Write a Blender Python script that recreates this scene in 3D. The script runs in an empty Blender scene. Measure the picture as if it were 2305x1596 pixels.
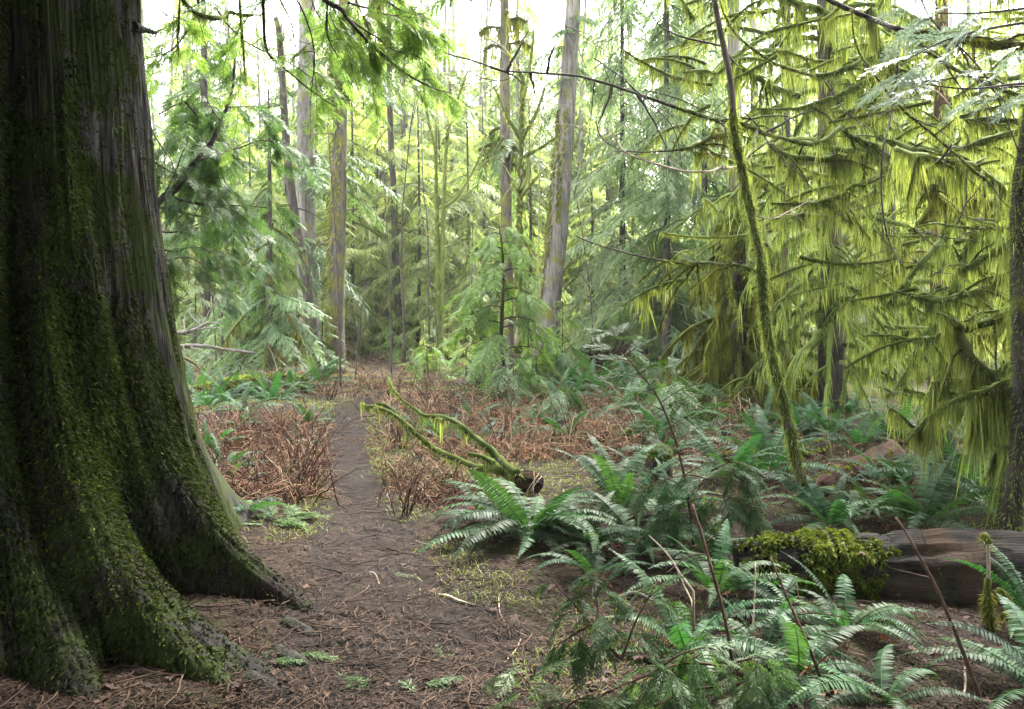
import bpy, math, random
import numpy as np
rng = np.random.default_rng(11)
random.seed(11)
sc = bpy.context.scene
PI = math.pi
R_ = math.radians

# ------------------------------------------------------------------ camera, sky, sun, exposure
F, CX, HY, CH = 1792.0, 1152.0, 700.0, 1.6
cam_d = bpy.data.cameras.new("camera")
cam_d.lens = 28; cam_d.sensor_width = 36; cam_d.shift_y = -98 / 2304
cam_d.clip_start = 0.05; cam_d.clip_end = 1000
cam = bpy.data.objects.new("camera", cam_d)
cam.location = (0, 0, CH); cam.rotation_euler = (R_(90), 0, 0)
sc.collection.objects.link(cam); sc.camera = cam

SUN_ELEV, SUN_AZ = 52.0, 28.0          # azimuth clockwise from +Y (the view direction)
world = bpy.data.worlds.new("World"); sc.world = world; world.use_nodes = True
wn = world.node_tree; wn.nodes.clear()
w_out = wn.nodes.new("ShaderNodeOutputWorld"); w_bg = wn.nodes.new("ShaderNodeBackground")
w_sky = wn.nodes.new("ShaderNodeTexSky"); w_sky.sky_type = 'NISHITA'; w_sky.sun_disc = False
w_sky.sun_elevation = R_(SUN_ELEV); w_sky.sun_rotation = R_(SUN_AZ); w_sky.air_density = 1.0; w_sky.dust_density = 3.0
w_hsv = wn.nodes.new("ShaderNodeHueSaturation"); w_hsv.inputs['Saturation'].default_value = 0.22   # overcast
w_mix = wn.nodes.new("ShaderNodeMixRGB"); w_mix.inputs['Fac'].default_value = 0.55
w_mix.inputs['Color2'].default_value = (9.0, 9.4, 9.8, 1)
wn.links.new(w_sky.outputs[0], w_hsv.inputs['Color']); wn.links.new(w_hsv.outputs[0], w_mix.inputs['Color1'])
wn.links.new(w_mix.outputs[0], w_bg.inputs['Color']); wn.links.new(w_bg.outputs[0], w_out.inputs['Surface'])
w_bg.inputs['Strength'].default_value = 0.15
sun_d = bpy.data.lights.new("sun", 'SUN'); sun_d.energy = 3.4; sun_d.angle = R_(20); sun_d.color = (1, .96, .88)
sun = bpy.data.objects.new("sun", sun_d); sc.collection.objects.link(sun)
sun.rotation_euler = (R_(90 - SUN_ELEV), 0, R_(180 - SUN_AZ))
sun.location = (8, 20, 30)
sc.view_settings.view_transform = 'Standard'; sc.view_settings.look = 'None'
sc.view_settings.exposure = 3.15; sc.view_settings.gamma = 1
cy = sc.cycles
cy.max_bounces = 7; cy.diffuse_bounces = 3; cy.glossy_bounces = 2; cy.transmission_bounces = 4
cy.volume_bounces = 0; cy.transparent_max_bounces = 4
cy.caustics_reflective = False; cy.caustics_refractive = False
cy.use_denoising = True
try: cy.denoiser = 'OPENIMAGEDENOISE'
except Exception: pass

# ------------------------------------------------------------------ maths helpers
def P(px, py, Y):
    return np.array([(px - CX) / F * Y, Y, CH - (py - HY) / F * Y])
def hsh(i, j, s):
    v = np.sin(i * 127.1 + j * 311.7 + s * 74.7) * 43758.5453
    return v - np.floor(v)
def vnoise(x, y, s=0):
    x = np.asarray(x, float); y = np.asarray(y, float)
    i = np.floor(x); j = np.floor(y); u = x - i; v = y - j
    u = u * u * (3 - 2 * u); v = v * v * (3 - 2 * v)
    a = hsh(i, j, s); b = hsh(i + 1, j, s); c = hsh(i, j + 1, s); d = hsh(i + 1, j + 1, s)
    return (a * (1 - u) + b * u) * (1 - v) + (c * (1 - u) + d * u) * v
def fbm(x, y, s=0, o=4):
    t = 0; a = .5
    for k in range(o):
        t = t + a * vnoise(x * 2 ** k, y * 2 ** k, s + k); a *= .5
    return t
def U(a, b, n=None): return rng.uniform(a, b, n)
def unit(v):
    v = np.asarray(v, float); return v / (np.linalg.norm(v, axis=-1, keepdims=True) + 1e-9)
def rotz(a): c, s = math.cos(a), math.sin(a); return np.array([[c, -s, 0], [s, c, 0], [0, 0, 1.]])
def roty(a): c, s = math.cos(a), math.sin(a); return np.array([[c, 0, s], [0, 1, 0], [-s, 0, c]])
def rotx(a): c, s = math.cos(a), math.sin(a); return np.array([[1, 0, 0], [0, c, -s], [0, s, c]])
def spline(pts, n):
    p = np.asarray(pts, float); m = len(p)
    if m == 2:
        t = np.linspace(0, 1, n)[:, None]; return p[0] * (1 - t) + p[1] * t
    q = np.vstack([2 * p[0] - p[1], p, 2 * p[-1] - p[-2]])
    t = np.linspace(0, m - 1, n); i = np.minimum(t.astype(int), m - 2); f = (t - i)[:, None]
    a, b, c, d = q[i], q[i + 1], q[i + 2], q[i + 3]
    return .5 * (2 * b + (c - a) * f + (2 * a - 5 * b + 4 * c - d) * f ** 2 + (3 * b - a - 3 * c + d) * f ** 3)
def seglen(p): return float(np.linalg.norm(np.diff(p, axis=0), axis=1).sum())

# ground relief (world metres)
BUMPS = [(-3.35, 10.2, 1.0, .32), (-4.6, 15, 2.2, .3), (1.0, 14.0, 2.6, .22), (2.2, 9.6, 1.2, .14), (.35, 6.4, .7, .10), (3.2, 13.5, 3., .2), (1.6, 6.6, .7, .12)]
def path_x(y): return np.interp(y, PYS, PXS)
def gh(x, y):
    x = np.asarray(x, float); y = np.asarray(y, float)
    h = .10 * (fbm(x * .35 + 7, y * .35, 3, 3) - .45) + .05 * (vnoise(x * 1.3, y * 1.3, 9) - .5)
    h = h + np.where(y > 20, (y - 20) * .018, 0)
    for bx, by, s, a in BUMPS: h = h + a * np.exp(-((x - bx) ** 2 + (y - by) ** 2) / (2 * s * s))
    d = np.abs(x - path_x(y)) / path_w(y)
    h = h * (1 - .8 * np.exp(-d ** 4)) - .02 * np.exp(-d ** 2)
    r = np.hypot(x + 3.2, y - 4.7)
    return h + .10 * np.exp(-((r - 1.6) / .9) ** 2)
_pth = [(900, 1900), (900, 1596), (880, 1450), (850, 1300), (812, 1180), (795, 1090), (776, 1020), (780, 970), (812, 940), (900, 905), (1010, 885)]
PYS = np.array([CH * F / (p[1] - HY) for p in _pth]); PXS = np.array([(p[0] - CX) / F * y for p, y in zip(_pth, PYS)])
PWS = np.array([.66, .64, .60, .46, .32, .25, .24, .30, .26, .12, .05])
def path_w(y): return np.interp(y, PYS, PWS)
def G(px, py):
    Y = CH * F / (py - HY)
    for _ in range(12):
        x = (px - CX) / F * Y; Y = .5 * Y + .5 * (CH - float(gh(x, Y))) * F / (py - HY)
    x = (px - CX) / F * Y
    return np.array([x, Y, float(gh(x, Y))])

# ------------------------------------------------------------------ mesh builder
class Geo:
    def __init__(s): s.v = []; s.f = []; s.t = []; s.n = 0
    def add(s, v, f, t):
        f = np.asarray(f, np.int64)
        s.v.append(v); s.f.append(f + s.n); s.n += len(v)
        s.t.append(np.broadcast_to(np.asarray(t, float), (len(f),)))
    def arrays(s): return np.concatenate(s.v), np.concatenate(s.f), np.concatenate(s.t)
    def put(s, tm, M, T, dt=0.0): s.add(tm[0] @ M.T + T, tm[1], tm[2] + dt)
    def mesh(s, name, mat, off=None, smooth=False):
        v, f, t = s.arrays()
        if off is not None: v = v - np.asarray(off)
        me = bpy.data.meshes.new(name)
        me.vertices.add(len(v)); me.vertices.foreach_set("co", v.astype(np.float32).ravel())
        me.loops.add(f.size); me.loops.foreach_set("vertex_index", f.astype(np.int32).ravel())
        me.polygons.add(len(f)); me.polygons.foreach_set("loop_start", np.arange(0, f.size, 4, dtype=np.int32))
        if smooth: me.polygons.foreach_set("use_smooth", np.ones(len(f), bool))
        me.update(calc_edges=True)
        a = me.attributes.new("tint", 'FLOAT', 'FACE'); a.data.foreach_set("value", t.astype(np.float32))
        me.materials.append(mat)
        return me
    def build(s, name, mat, parent=None, smooth=False):
        if not s.v: return None
        off = None if parent is None else world_loc(parent)
        o = bpy.data.objects.new(name, s.mesh(name, mat, off, smooth)); sc.collection.objects.link(o)
        if parent is not None: o.parent = parent
        return o
def world_loc(o):
    l = np.zeros(3)
    while o is not None: l += np.array(o.location); o = o.parent
    return l

def fit(r, n):
    r = np.atleast_1d(np.asarray(r, float)); return np.interp(np.linspace(0, 1, n), np.linspace(0, 1, len(r)), r) if len(r) > 1 else np.full(n, r[0])
def ribbons(g, B, D, S, L, W, k=2, droop=0.0, prof=(1, .8, .12), tint=None):
    B = np.asarray(B, float); N = len(B)
    if N == 0: return
    L = np.broadcast_to(np.asarray(L, float), (N,)); W = np.broadcast_to(np.asarray(W, float), (N,))
    t = np.linspace(0, 1, k + 1); prof = np.interp(t, np.linspace(0, 1, len(prof)), prof)
    C = B[:, None] + D[:, None] * (L[:, None] * t)[..., None]
    C[..., 2] -= (np.broadcast_to(np.asarray(droop, float), (N,)) * L)[:, None] * t ** 2
    w = (W[:, None] * prof)[..., None] * S[:, None] * .5
    V = np.stack([C - w, C + w], 2).reshape(-1, 3)
    b = (np.arange(N) * (k + 1) * 2)[:, None] + (np.arange(k) * 2)
    Fc = np.stack([b, b + 1, b + 3, b + 2], -1).reshape(-1, 4)
    if tint is None: tint = rng.random(N)
    tint = np.broadcast_to(np.asarray(tint, float), (N,))
    g.add(V, Fc, np.repeat(tint, k))
def tube(g, pts, rad, sides=6, tint=.5, jit=0.0, cap=True):
    p = np.asarray(pts, float); n = len(p)
    rad = fit(rad, n)
    T = unit(np.gradient(p, axis=0)); ch = p[-1] - p[0]
    ref = np.array([0, 0, 1.]) if abs(ch[2]) < .7 * np.linalg.norm(ch) else np.array([1., 0, 0])
    A = unit(np.cross(T, ref)); Bv = np.cross(T, A)
    if cap: p = np.vstack([p[:1], p, p[-1:]]); rad = np.r_[.001, rad, .001]; A = np.vstack([A[:1], A, A[-1:]]); Bv = np.vstack([Bv[:1], Bv, Bv[-1:]]); n += 2
    a = np.linspace(0, 2 * PI, sides, endpoint=False)
    rr = rad[:, None] * (1 + jit * U(-1, 1, (n, sides)))
    V = p[:, None] + rr[..., None] * (np.cos(a)[None, :, None] * A[:, None] + np.sin(a)[None, :, None] * Bv[:, None])
    i = np.arange(n - 1)[:, None] * sides; j = np.arange(sides); j2 = (j + 1) % sides
    Fc = np.stack([i + j, i + j2, i + sides + j2, i + sides + j], -1).reshape(-1, 4)
    g.add(V.reshape(-1, 3), Fc, tint)
def rand_side(n):
    a = U(0, 2 * PI, n); return np.stack([np.cos(a), np.sin(a), np.zeros(n)], 1)
def rand_dir(n): return unit(rng.normal(size=(n, 3)))
def along(p, n, lo=0.0, hi=1.0):
    t = U(lo, hi, n) * (len(p) - 1); i = np.minimum(t.astype(int), len(p) - 2); f = (t - i)[:, None]
    return p[i] * (1 - f) + p[i + 1] * f, t / (len(p) - 1), unit(p[i + 1] - p[i])

def hang_moss(g, p, rad, dens, hl, w=(.012, .03), lo=0, hi=1, tint0=0.0, thick=1.0, fuzz=True, sleeve=True):
    """ragged moss sleeve round a limb plus the strands that hang from it"""
    p = np.asarray(p, float); n = len(p); L = seglen(p); rad = fit(rad, n)
    m = max(6, int(L / .05)); q = spline(p, m) if n > 2 else spline([p[0], p[-1]], m)
    rq = np.interp(np.linspace(0, 1, m), np.linspace(0, 1, n), rad)
    lump = .15 + 1.1 * vnoise(np.linspace(0, L * 6, m), np.full(m, U(0, 99)), 4) ** 1.5
    i0, i1 = int(lo * (m - 1)), max(int(hi * (m - 1)), int(lo * (m - 1)) + 2)
    qq, rr = q[i0:i1 + 1].copy(), (rq * (1 + .55 * thick * lump) + .003 * thick)[i0:i1 + 1]
    if sleeve: tube(g, qq + np.array([0, 0, .15]) * rr[:, None], rr, 7, tint0 + U(-.1, .3), .4)
    if fuzz:
        k = int(L * (hi - lo) * (260 + 24000 * rad.mean()))
        B, t, _ = along(q, k, lo, hi); d = rand_dir(k); d[:, 2] *= .8
        r0 = np.interp(t, np.linspace(0, 1, m), rq)
        ribbons(g, B + d * r0[:, None] * .9, d, rand_side(k), U(.012, .04, k) + np.minimum(.7 * r0, .016), U(.004, .011, k), 1, .5, (1, .2), tint0 + U(.1, 1.0, k) * (.6 + .5 * (d[:, 2] > -.1)))
    k = int(L * (hi - lo) * dens)
    if k and hl:
        nc = max(3, int(L * (hi - lo) * 11)); cc = U(0, 1, nc); cl = (.12 + 1.5 * rng.random(nc) ** 2.2); ct = rng.normal(.5, .24, nc)
        ci = rng.integers(0, nc, k); tt = np.clip(cc[ci] + rng.normal(0, .022 / max(L * (hi - lo), .1), k), 0, .999); lone = rng.random(k) < .3; tt = np.where(lone, rng.random(k), tt)
        tt = (lo + (hi - lo) * tt) * (m - 1); i_ = np.minimum(tt.astype(int), m - 2); B = q[i_] + (q[i_ + 1] - q[i_]) * (tt - i_)[:, None]; t = tt / (m - 1)
        nz = .5 * vnoise(t * L * 3, np.full(k, U(0, 99)), 5) + .5 * vnoise(t * L * 9, np.full(k, U(0, 99)), 6)
        ln = hl * np.where(lone, .12 + 1.6 * nz ** 2.6, cl[ci]) * U(.4, 1.1, k)
        d = unit(np.stack([rng.normal(0, .16, k), rng.normal(0, .16, k), -np.ones(k)], 1))
        off = np.stack([rng.normal(0, 1, k), rng.normal(0, 1, k), np.zeros(k)], 1) * (np.interp(t, np.linspace(0, 1, m), rq) * .7)[:, None]
        ribbons(g, B + off, d, rand_side(k), ln, w[0] + (w[1] - w[0]) * rng.random(k) ** 2 * 1.4, 3, U(0, .15, k), (.7, 1, .6, .06), np.clip(tint0 + ct[ci] + rng.normal(0, .15, k), 0, 1.2))

# ------------------------------------------------------------------ materials
def nt(name):
    m = bpy.data.materials.new(name); m.use_nodes = True; t = m.node_tree; t.nodes.clear()
    return m, t, t.nodes.new, t.links.new
def col(c): return (c[0], c[1], c[2], 1)
def leafmat(name, c1, c2, trans=.3, rough=.5, spec=.35, ovar=.25, tcol=None, nscale=3.0):
    m, t, N, K = nt(name)
    out = N("ShaderNodeOutputMaterial"); at = N("ShaderNodeAttribute"); at.attribute_name = "tint"
    tc = N("ShaderNodeTexCoord"); nz = N("ShaderNodeTexNoise"); nz.inputs['Scale'].default_value = nscale; nz.inputs['Detail'].default_value = 3
    K(tc.outputs['Object'], nz.inputs['Vector'])
    ad = N("ShaderNodeMath"); ad.operation = 'MULTIPLY_ADD'; ad.inputs[1].default_value = .9; ad.inputs[2].default_value = -.45
    K(nz.outputs['Fac'], ad.inputs[0])
    s = N("ShaderNodeMath"); s.operation = 'ADD'; s.use_clamp = True; K(at.outputs['Fac'], s.inputs[0]); K(ad.outputs[0], s.inputs[1])
    mx = N("ShaderNodeMixRGB"); mx.inputs[1].default_value = col(c1); mx.inputs[2].default_value = col(c2); K(s.outputs[0], mx.inputs[0])
    oi = N("ShaderNodeObjectInfo"); mr = N("ShaderNodeMapRange"); mr.inputs[3].default_value = 1 - ovar; mr.inputs[4].default_value = 1 + ovar
    K(oi.outputs['Random'], mr.inputs[0])
    hv = N("ShaderNodeHueSaturation"); K(mx.outputs[0], hv.inputs['Color']); K(mr.outputs[0], hv.inputs['Value'])
    mh = N("ShaderNodeMath"); mh.operation = 'MULTIPLY'; mh.inputs[1].default_value = 37.7; K(oi.outputs['Random'], mh.inputs[0])
    mf = N("ShaderNodeMath"); mf.operation = 'FRACT'; K(mh.outputs[0], mf.inputs[0]); m2 = N("ShaderNodeMapRange"); m2.inputs[3].default_value = .5 - .12 * ovar; m2.inputs[4].default_value = .5 + .05 * ovar; K(mf.outputs[0], m2.inputs[0]); K(m2.outputs[0], hv.inputs['Hue'])
    pb = N("ShaderNodeBsdfPrincipled"); K(hv.outputs[0], pb.inputs['Base Color']); pb.inputs['Roughness'].default_value = rough
    pb.inputs['Specular IOR Level'].default_value = spec
    tr = N("ShaderNodeBsdfTranslucent")
    hv2 = N("ShaderNodeMixRGB"); hv2.blend_type = 'MULTIPLY'; hv2.inputs[0].default_value = 1; hv2.inputs[2].default_value = col(tcol or (1.5, 1.5, .8))
    K(hv.outputs[0], hv2.inputs[1]); K(hv2.outputs[0], tr.inputs['Color'])
    ms = N("ShaderNodeMixShader"); ms.inputs[0].default_value = trans; K(pb.outputs[0], ms.inputs[1]); K(tr.outputs[0], ms.inputs[2])
    K(ms.outputs[0], out.inputs['Surface'])
    return m
def barkmat(name, c1, c2, c3=None, scale=(18, 18, 2.2), moss=0.0, mossc=(.07, .09, .015), bump=.5, rough=.9, thr=.5, lich=0.0, lichc=(.22, .26, .2), tint_col=None):
    m, t, N, K = nt(name)
    out = N("ShaderNodeOutputMaterial"); pb = N("ShaderNodeBsdfPrincipled"); pb.inputs['Roughness'].default_value = rough; pb.inputs['Specular IOR Level'].default_value = .2
    tc = N("ShaderNodeTexCoord"); mp = N("ShaderNodeMapping"); mp.inputs['Scale'].default_value = scale; K(tc.outputs['Object'], mp.inputs[0])
    n1 = N("ShaderNodeTexNoise"); n1.inputs['Scale'].default_value = 1; n1.inputs['Detail'].default_value = 8; n1.inputs['Roughness'].default_value = .65; K(mp.outputs[0], n1.inputs['Vector'])
    cr = N("ShaderNodeValToRGB"); K(n1.outputs['Fac'], cr.inputs[0]); e = cr.color_ramp.elements
    e[0].position = .33; e[0].color = col(c1); e[1].position = .66; e[1].color = col(c2)
    last = cr.outputs[0]
    def patch(amount, color, nsc, seed, prev, mapv=None):
        n2 = N("ShaderNodeTexNoise"); n2.inputs['Scale'].default_value = nsc; n2.inputs['Detail'].default_value = 6; n2.inputs['Roughness'].default_value = .65
        mm = N("ShaderNodeMapping"); mm.inputs['Location'].default_value = (seed, seed * 2, seed * 3)
        if mapv: mm.inputs['Scale'].default_value = mapv
        K(tc.outputs['Object'], mm.inputs[0]); K(mm.outputs[0], n2.inputs['Vector'])
        r = N("ShaderNodeMapRange"); r.inputs[1].default_value = .68 - amount * .36; r.inputs[2].default_value = .76 - amount * .36; K(n2.outputs['Fac'], r.inputs[0])
        x = N("ShaderNodeMixRGB"); x.inputs[2].default_value = col(color); K(r.outputs[0], x.inputs[0]); K(prev, x.inputs[1]); return x.outputs[0]
    if c3 is not None: last = patch(.45, c3, 2.2, 3.1, last, (1, 1, .3))
    if lich: last = patch(lich, lichc, 5, 9.7, last, (1, 1, .25))
    if tint_col:
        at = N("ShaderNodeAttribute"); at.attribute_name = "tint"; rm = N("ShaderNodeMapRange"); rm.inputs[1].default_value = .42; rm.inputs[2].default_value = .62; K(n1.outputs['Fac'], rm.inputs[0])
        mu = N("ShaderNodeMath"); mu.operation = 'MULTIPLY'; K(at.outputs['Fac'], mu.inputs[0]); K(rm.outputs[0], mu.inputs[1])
        x = N("ShaderNodeMixRGB"); x.inputs[2].default_value = col(tint_col); K(mu.outputs[0], x.inputs[0]); K(last, x.inputs[1]); last = x.outputs[0]
    if moss: last = patch(moss, mossc, 2.6, 5.3, last)
    K(last, pb.inputs['Base Color'])
    bp = N("ShaderNodeBump"); bp.inputs['Strength'].default_value = bump; bp.inputs['Distance'].default_value = .03; K(n1.outputs['Fac'], bp.inputs['Height']); K(bp.outputs[0], pb.inputs['Normal'])
    K(pb.outputs[0], out.inputs['Surface'])
    return m
def soilmat(name, cols, scales=(1.2, 14, 90), moss=None, mossamt=.4, bump=.6):
    m, t, N, K = nt(name)
    out = N("ShaderNodeOutputMaterial"); pb = N("ShaderNodeBsdfPrincipled"); pb.inputs['Roughness'].default_value = .95; pb.inputs['Specular IOR Level'].default_value = .15
    tc = N("ShaderNodeTexCoord"); ns = []
    for i, s in enumerate(scales):
        n = N("ShaderNodeTexNoise"); n.inputs['Scale'].default_value = s; n.inputs['Detail'].default_value = 6; n.inputs['Roughness'].default_value = .7; K(tc.outputs['Object'], n.inputs['Vector']); ns.append(n)
    cr = N("ShaderNodeValToRGB"); K(ns[1].outputs['Fac'], cr.inputs[0]); e = cr.color_ramp.elements
    e[0].position = .35; e[0].color = col(cols[0]); e[1].position = .62; e[1].color = col(cols[1])
    cr2 = N("ShaderNodeValToRGB"); K(ns[2].outputs['Fac'], cr2.inputs[0]); e = cr2.color_ramp.elements
    e[0].position = .38; e[0].color = col(cols[0]); e[1].position = .68; e[1].color = col(cols[2])
    a = N("ShaderNodeMixRGB"); a.inputs[0].default_value = .5; K(cr.outputs[0], a.inputs[1]); K(cr2.outputs[0], a.inputs[2])
    last = a.outputs[0]
    if moss:
        r = N("ShaderNodeMapRange"); r.inputs[1].default_value = .62 - mossamt * .3; r.inputs[2].default_value = .76 - mossamt * .3; K(ns[0].outputs['Fac'], r.inputs[0])
        x = N("ShaderNodeMixRGB"); x.inputs[2].default_value = col(moss); K(r.outputs[0], x.inputs[0]); K(last, x.inputs[1]); last = x.outputs[0]
    K(last, pb.inputs['Base Color'])
    bp = N("ShaderNodeBump"); bp.inputs['Strength'].default_value = bump; bp.inputs['Distance'].default_value = .03; K(ns[2].outputs['Fac'], bp.inputs['Height']); K(bp.outputs[0], pb.inputs['Normal'])
    K(pb.outputs[0], out.inputs['Surface'])
    return m

M = {}
M['ground'] = soilmat('forest_floor', [(.007, .005, .004), (.034, .020, .014), (.062, .040, .027)], (.9, 9, 60), (.034, .042, .010), .38)
M['path'] = soilmat('trail_soil', [(.009, .006, .005), (.034, .024, .020), (.070, .050, .041)], (1.2, 26, 120), (.07, .06, .03), .05, .9)
M['cedar_bark'] = barkmat('cedar_bark', (.0035, .003, .0025), (.030, .027, .024), (.014, .009, .007), (26, 26, 1.3), .62, (.020, .027, .005), bump=1, lich=.10, lichc=(.04, .05, .038), tint_col=(.080, .074, .066))
M['fir_bark'] = barkmat('fir_bark', (.025, .021, .017), (.125, .105, .085), None, (14, 14, 3), .5, (.10, .10, .022), .9)
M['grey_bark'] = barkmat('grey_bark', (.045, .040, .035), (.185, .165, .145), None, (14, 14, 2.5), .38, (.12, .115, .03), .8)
M['dark_bark'] = barkmat('dark_bark', (.014, .011, .009), (.06, .048, .038), None, (22, 22, 5), .3, (.08, .08, .015), .6)
M['twig'] = barkmat('twig_bark', (.018, .013, .011), (.075, .058, .05), None, (30, 30, 8), .12, (.10, .10, .03), .3)
M['pale_twig'] = barkmat('pale_twig_bark', (.16, .12, .09), (.36, .29, .22), None, (30, 30, 8), 0, bump=.3)
M['red_twig'] = barkmat('red_twig_bark', (.025, .013, .009), (.085, .047, .030), None, (30, 30, 6), 0, bump=.4)
M['alder_bark'] = barkmat('alder_bark', (.10, .085, .06), (.22, .19, .13), None, (20, 20, 6), .55, (.22, .22, .04), .4)
M['sapling_bark'] = barkmat('sapling_bark', (.07, .055, .045), (.17, .14, .115), None, (30, 30, 4), .05, bump=.4)
M['rotten'] = barkmat('rotten_wood', (.002, .002, .002), (.034, .028, .025), (.045, .025, .014), (3.2, 60, 60), .25, (.035, .042, .010), 1.0)
M['redrot'] = barkmat('red_rotten_wood', (.010, .005, .004), (.085, .038, .022), None, (4, 22, 22), .3, (.06, .065, .012), 1.0)
M['hang'] = leafmat('hanging_moss', (.060, .085, .016), (.315, .385, .115), .45, .8, .1, .12, (1.25, 1.2, .6), 1.5)
M['hang_dark'] = leafmat('olive_moss', (.055, .065, .010), (.20, .21, .035), .35, .85, .1, .12, (1.25, 1.2, .6), 1.5)
M['moss'] = leafmat('trunk_moss', (.009, .013, .003), (.040, .060, .009), .2, .9, .1, .1, None, 5)
M['moss_lit'] = leafmat('log_moss', (.05, .065, .010), (.19, .23, .03), .3, .85, .1, .1, None, 5)  # bright moss of logs and floor, also the painted light on root ridges
M['log_moss'] = leafmat('leafy_log_moss', (.028, .042, .006), (.14, .185, .022), .3, .8, .15, .1, None, 5)
M['fern'] = leafmat('fern_green', (.009, .036, .013), (.036, .095, .032), .30, .55, .22, .4, (1.5, 1.8, .7), 2)
M['fern_dead'] = leafmat('fern_brown', (.07, .028, .014), (.22, .11, .055), .2, .8, .15, .2, None, 2)
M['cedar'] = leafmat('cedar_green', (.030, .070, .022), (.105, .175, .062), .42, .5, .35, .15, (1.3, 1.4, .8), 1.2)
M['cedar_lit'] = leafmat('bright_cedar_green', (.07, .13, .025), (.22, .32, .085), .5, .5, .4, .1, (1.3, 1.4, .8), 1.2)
M['cedar_pale'] = leafmat('silvery_cedar', (.09, .13, .095), (.22, .27, .215), .2, .5, .4, .1, (1.1, 1.2, .9), 1.2)
M['cedar_dark'] = leafmat('dark_cedar_green', (.012, .036, .012), (.048, .092, .028), .25, .6, .15, .15, (1.4, 1.6, .6), 2)
M['fir'] = leafmat('fir_green', (.035, .075, .025), (.11, .17, .06), .42, .5, .35, .15, None, .7)
M['hemlock'] = leafmat('hemlock_green', (.115, .155, .045), (.35, .395, .135), .6, .5, .35, .15, (1.25, 1.3, .9), .6)
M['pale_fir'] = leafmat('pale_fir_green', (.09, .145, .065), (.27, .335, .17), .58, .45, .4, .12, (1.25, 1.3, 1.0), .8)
M['bracken'] = leafmat('dry_bracken', (.030, .013, .009), (.28, .165, .10), .25, .85, .15, .1, (1.2, 1.1, .8), 1.2)
M['pale_stalk'] = leafmat('pale_dry_stalk', (.13, .085, .05), (.36, .27, .17), .15, .85, .15, .1, (1.1, 1, .8), 1.5)
M['grass'] = leafmat('grass_green', (.06, .085, .02), (.22, .26, .07), .35, .6, .3, .1, None, 2)
M['litter'] = leafmat('needle_litter', (.008, .006, .005), (.085, .055, .037), .05, .9, .15, .1, (1, 1, 1), 2)
M['leaf_litter'] = leafmat('dead_leaf', (.022, .013, .009), (.085, .05, .034), .1, .8, .25, .2, (1, .9, .7), 3)
M['cone'] = barkmat('cone_scales', (.02, .014, .01), (.08, .055, .04), None, (90, 90, 90), 0, bump=1)

# ------------------------------------------------------------------ object helpers
def tag(o, label, cat, group=None, kind=None):
    o['label'] = label
    if cat: o['category'] = cat
    if group: o['group'] = group
    if kind: o['kind'] = kind
    return o
def thing(name, label, cat, loc, group=None):
    o = bpy.data.objects.new(name, None); o.location = [float(a) for a in loc]; o.empty_display_size = .1
    sc.collection.objects.link(o); return tag(o, label, cat, group)
def struct(g, name, mat, label=None, smooth=True):
    o = g.build(name, mat, None, smooth); o['kind'] = 'structure'
    if label: o['label'] = label
    return o
def stuff(g, name, mat, label, cat):
    o = g.build(name, mat); return tag(o, label, cat, None, 'stuff')

# ------------------------------------------------------------------ foliage templates (X outward, Z up, unit sizes in metres)
def fir_branch(L=1.0, nt_=16, tl=.42, sub=4, w=.035, droop=.35, k=1, seed=0, stem=.012, flat=.12):
    g = Geo()
    t = np.linspace(0, 1, 7); wig = rng.normal(0, .02, 7).cumsum()
    C = np.stack([t * L, wig * L, .08 * L * t - droop * L * t ** 2], 1)
    tube(g, C, np.linspace(stem, .002, 7), 4, 0.0, cap=False)
    tt = np.linspace(.08, .98, nt_); tt = np.repeat(tt, 2) + U(-.02, .02, 2 * nt_); sg = np.tile([1, -1], nt_)
    B = np.stack([np.interp(tt, t, C[:, i]) for i in range(3)], 1)
    a = U(.75, 1.15, 2 * nt_) * (1 - .35 * tt)
    D = unit(np.stack([np.cos(a), sg * np.sin(a), rng.normal(-.12, flat, 2 * nt_)], 1))
    Lt = tl * L * (1 - .75 * tt) * U(.6, 1.15, 2 * nt_) + .05 * L
    S = unit(np.cross(D, [0, 0, 1.]) + rng.normal(0, .25, D.shape))
    tn = U(.1, .7, 2 * nt_)
    ribbons(g, B, D, S, Lt, w, 2, .35, (.7, 1, .1), tn)
    for j in range(sub):
        f = (j + .7) / (sub + .7)
        for s2 in (1, -1):
            b2 = B + D * (Lt * f)[:, None]; b2[:, 2] -= .35 * Lt * f * f
            ang = s2 * U(.5, .95, len(b2)); d2 = D.copy()
            d2[:, 0] = D[:, 0] * np.cos(ang) - D[:, 1] * np.sin(ang); d2[:, 1] = D[:, 0] * np.sin(ang) + D[:, 1] * np.cos(ang)
            d2[:, 2] += rng.normal(-.25, .2, len(b2)); d2 = unit(d2)
            l2 = Lt * (1 - f) * .6 * U(.5, 1.1, len(b2)) + .02 * L
            ribbons(g, b2, d2, unit(np.cross(d2, [0, 0, 1.]) + rng.normal(0, .35, d2.shape)), l2, w * .9, k, .3, (.8, 1, .1), np.clip(tn + rng.normal(.1, .2, len(b2)), 0, 1))
    return g.arrays()
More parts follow.
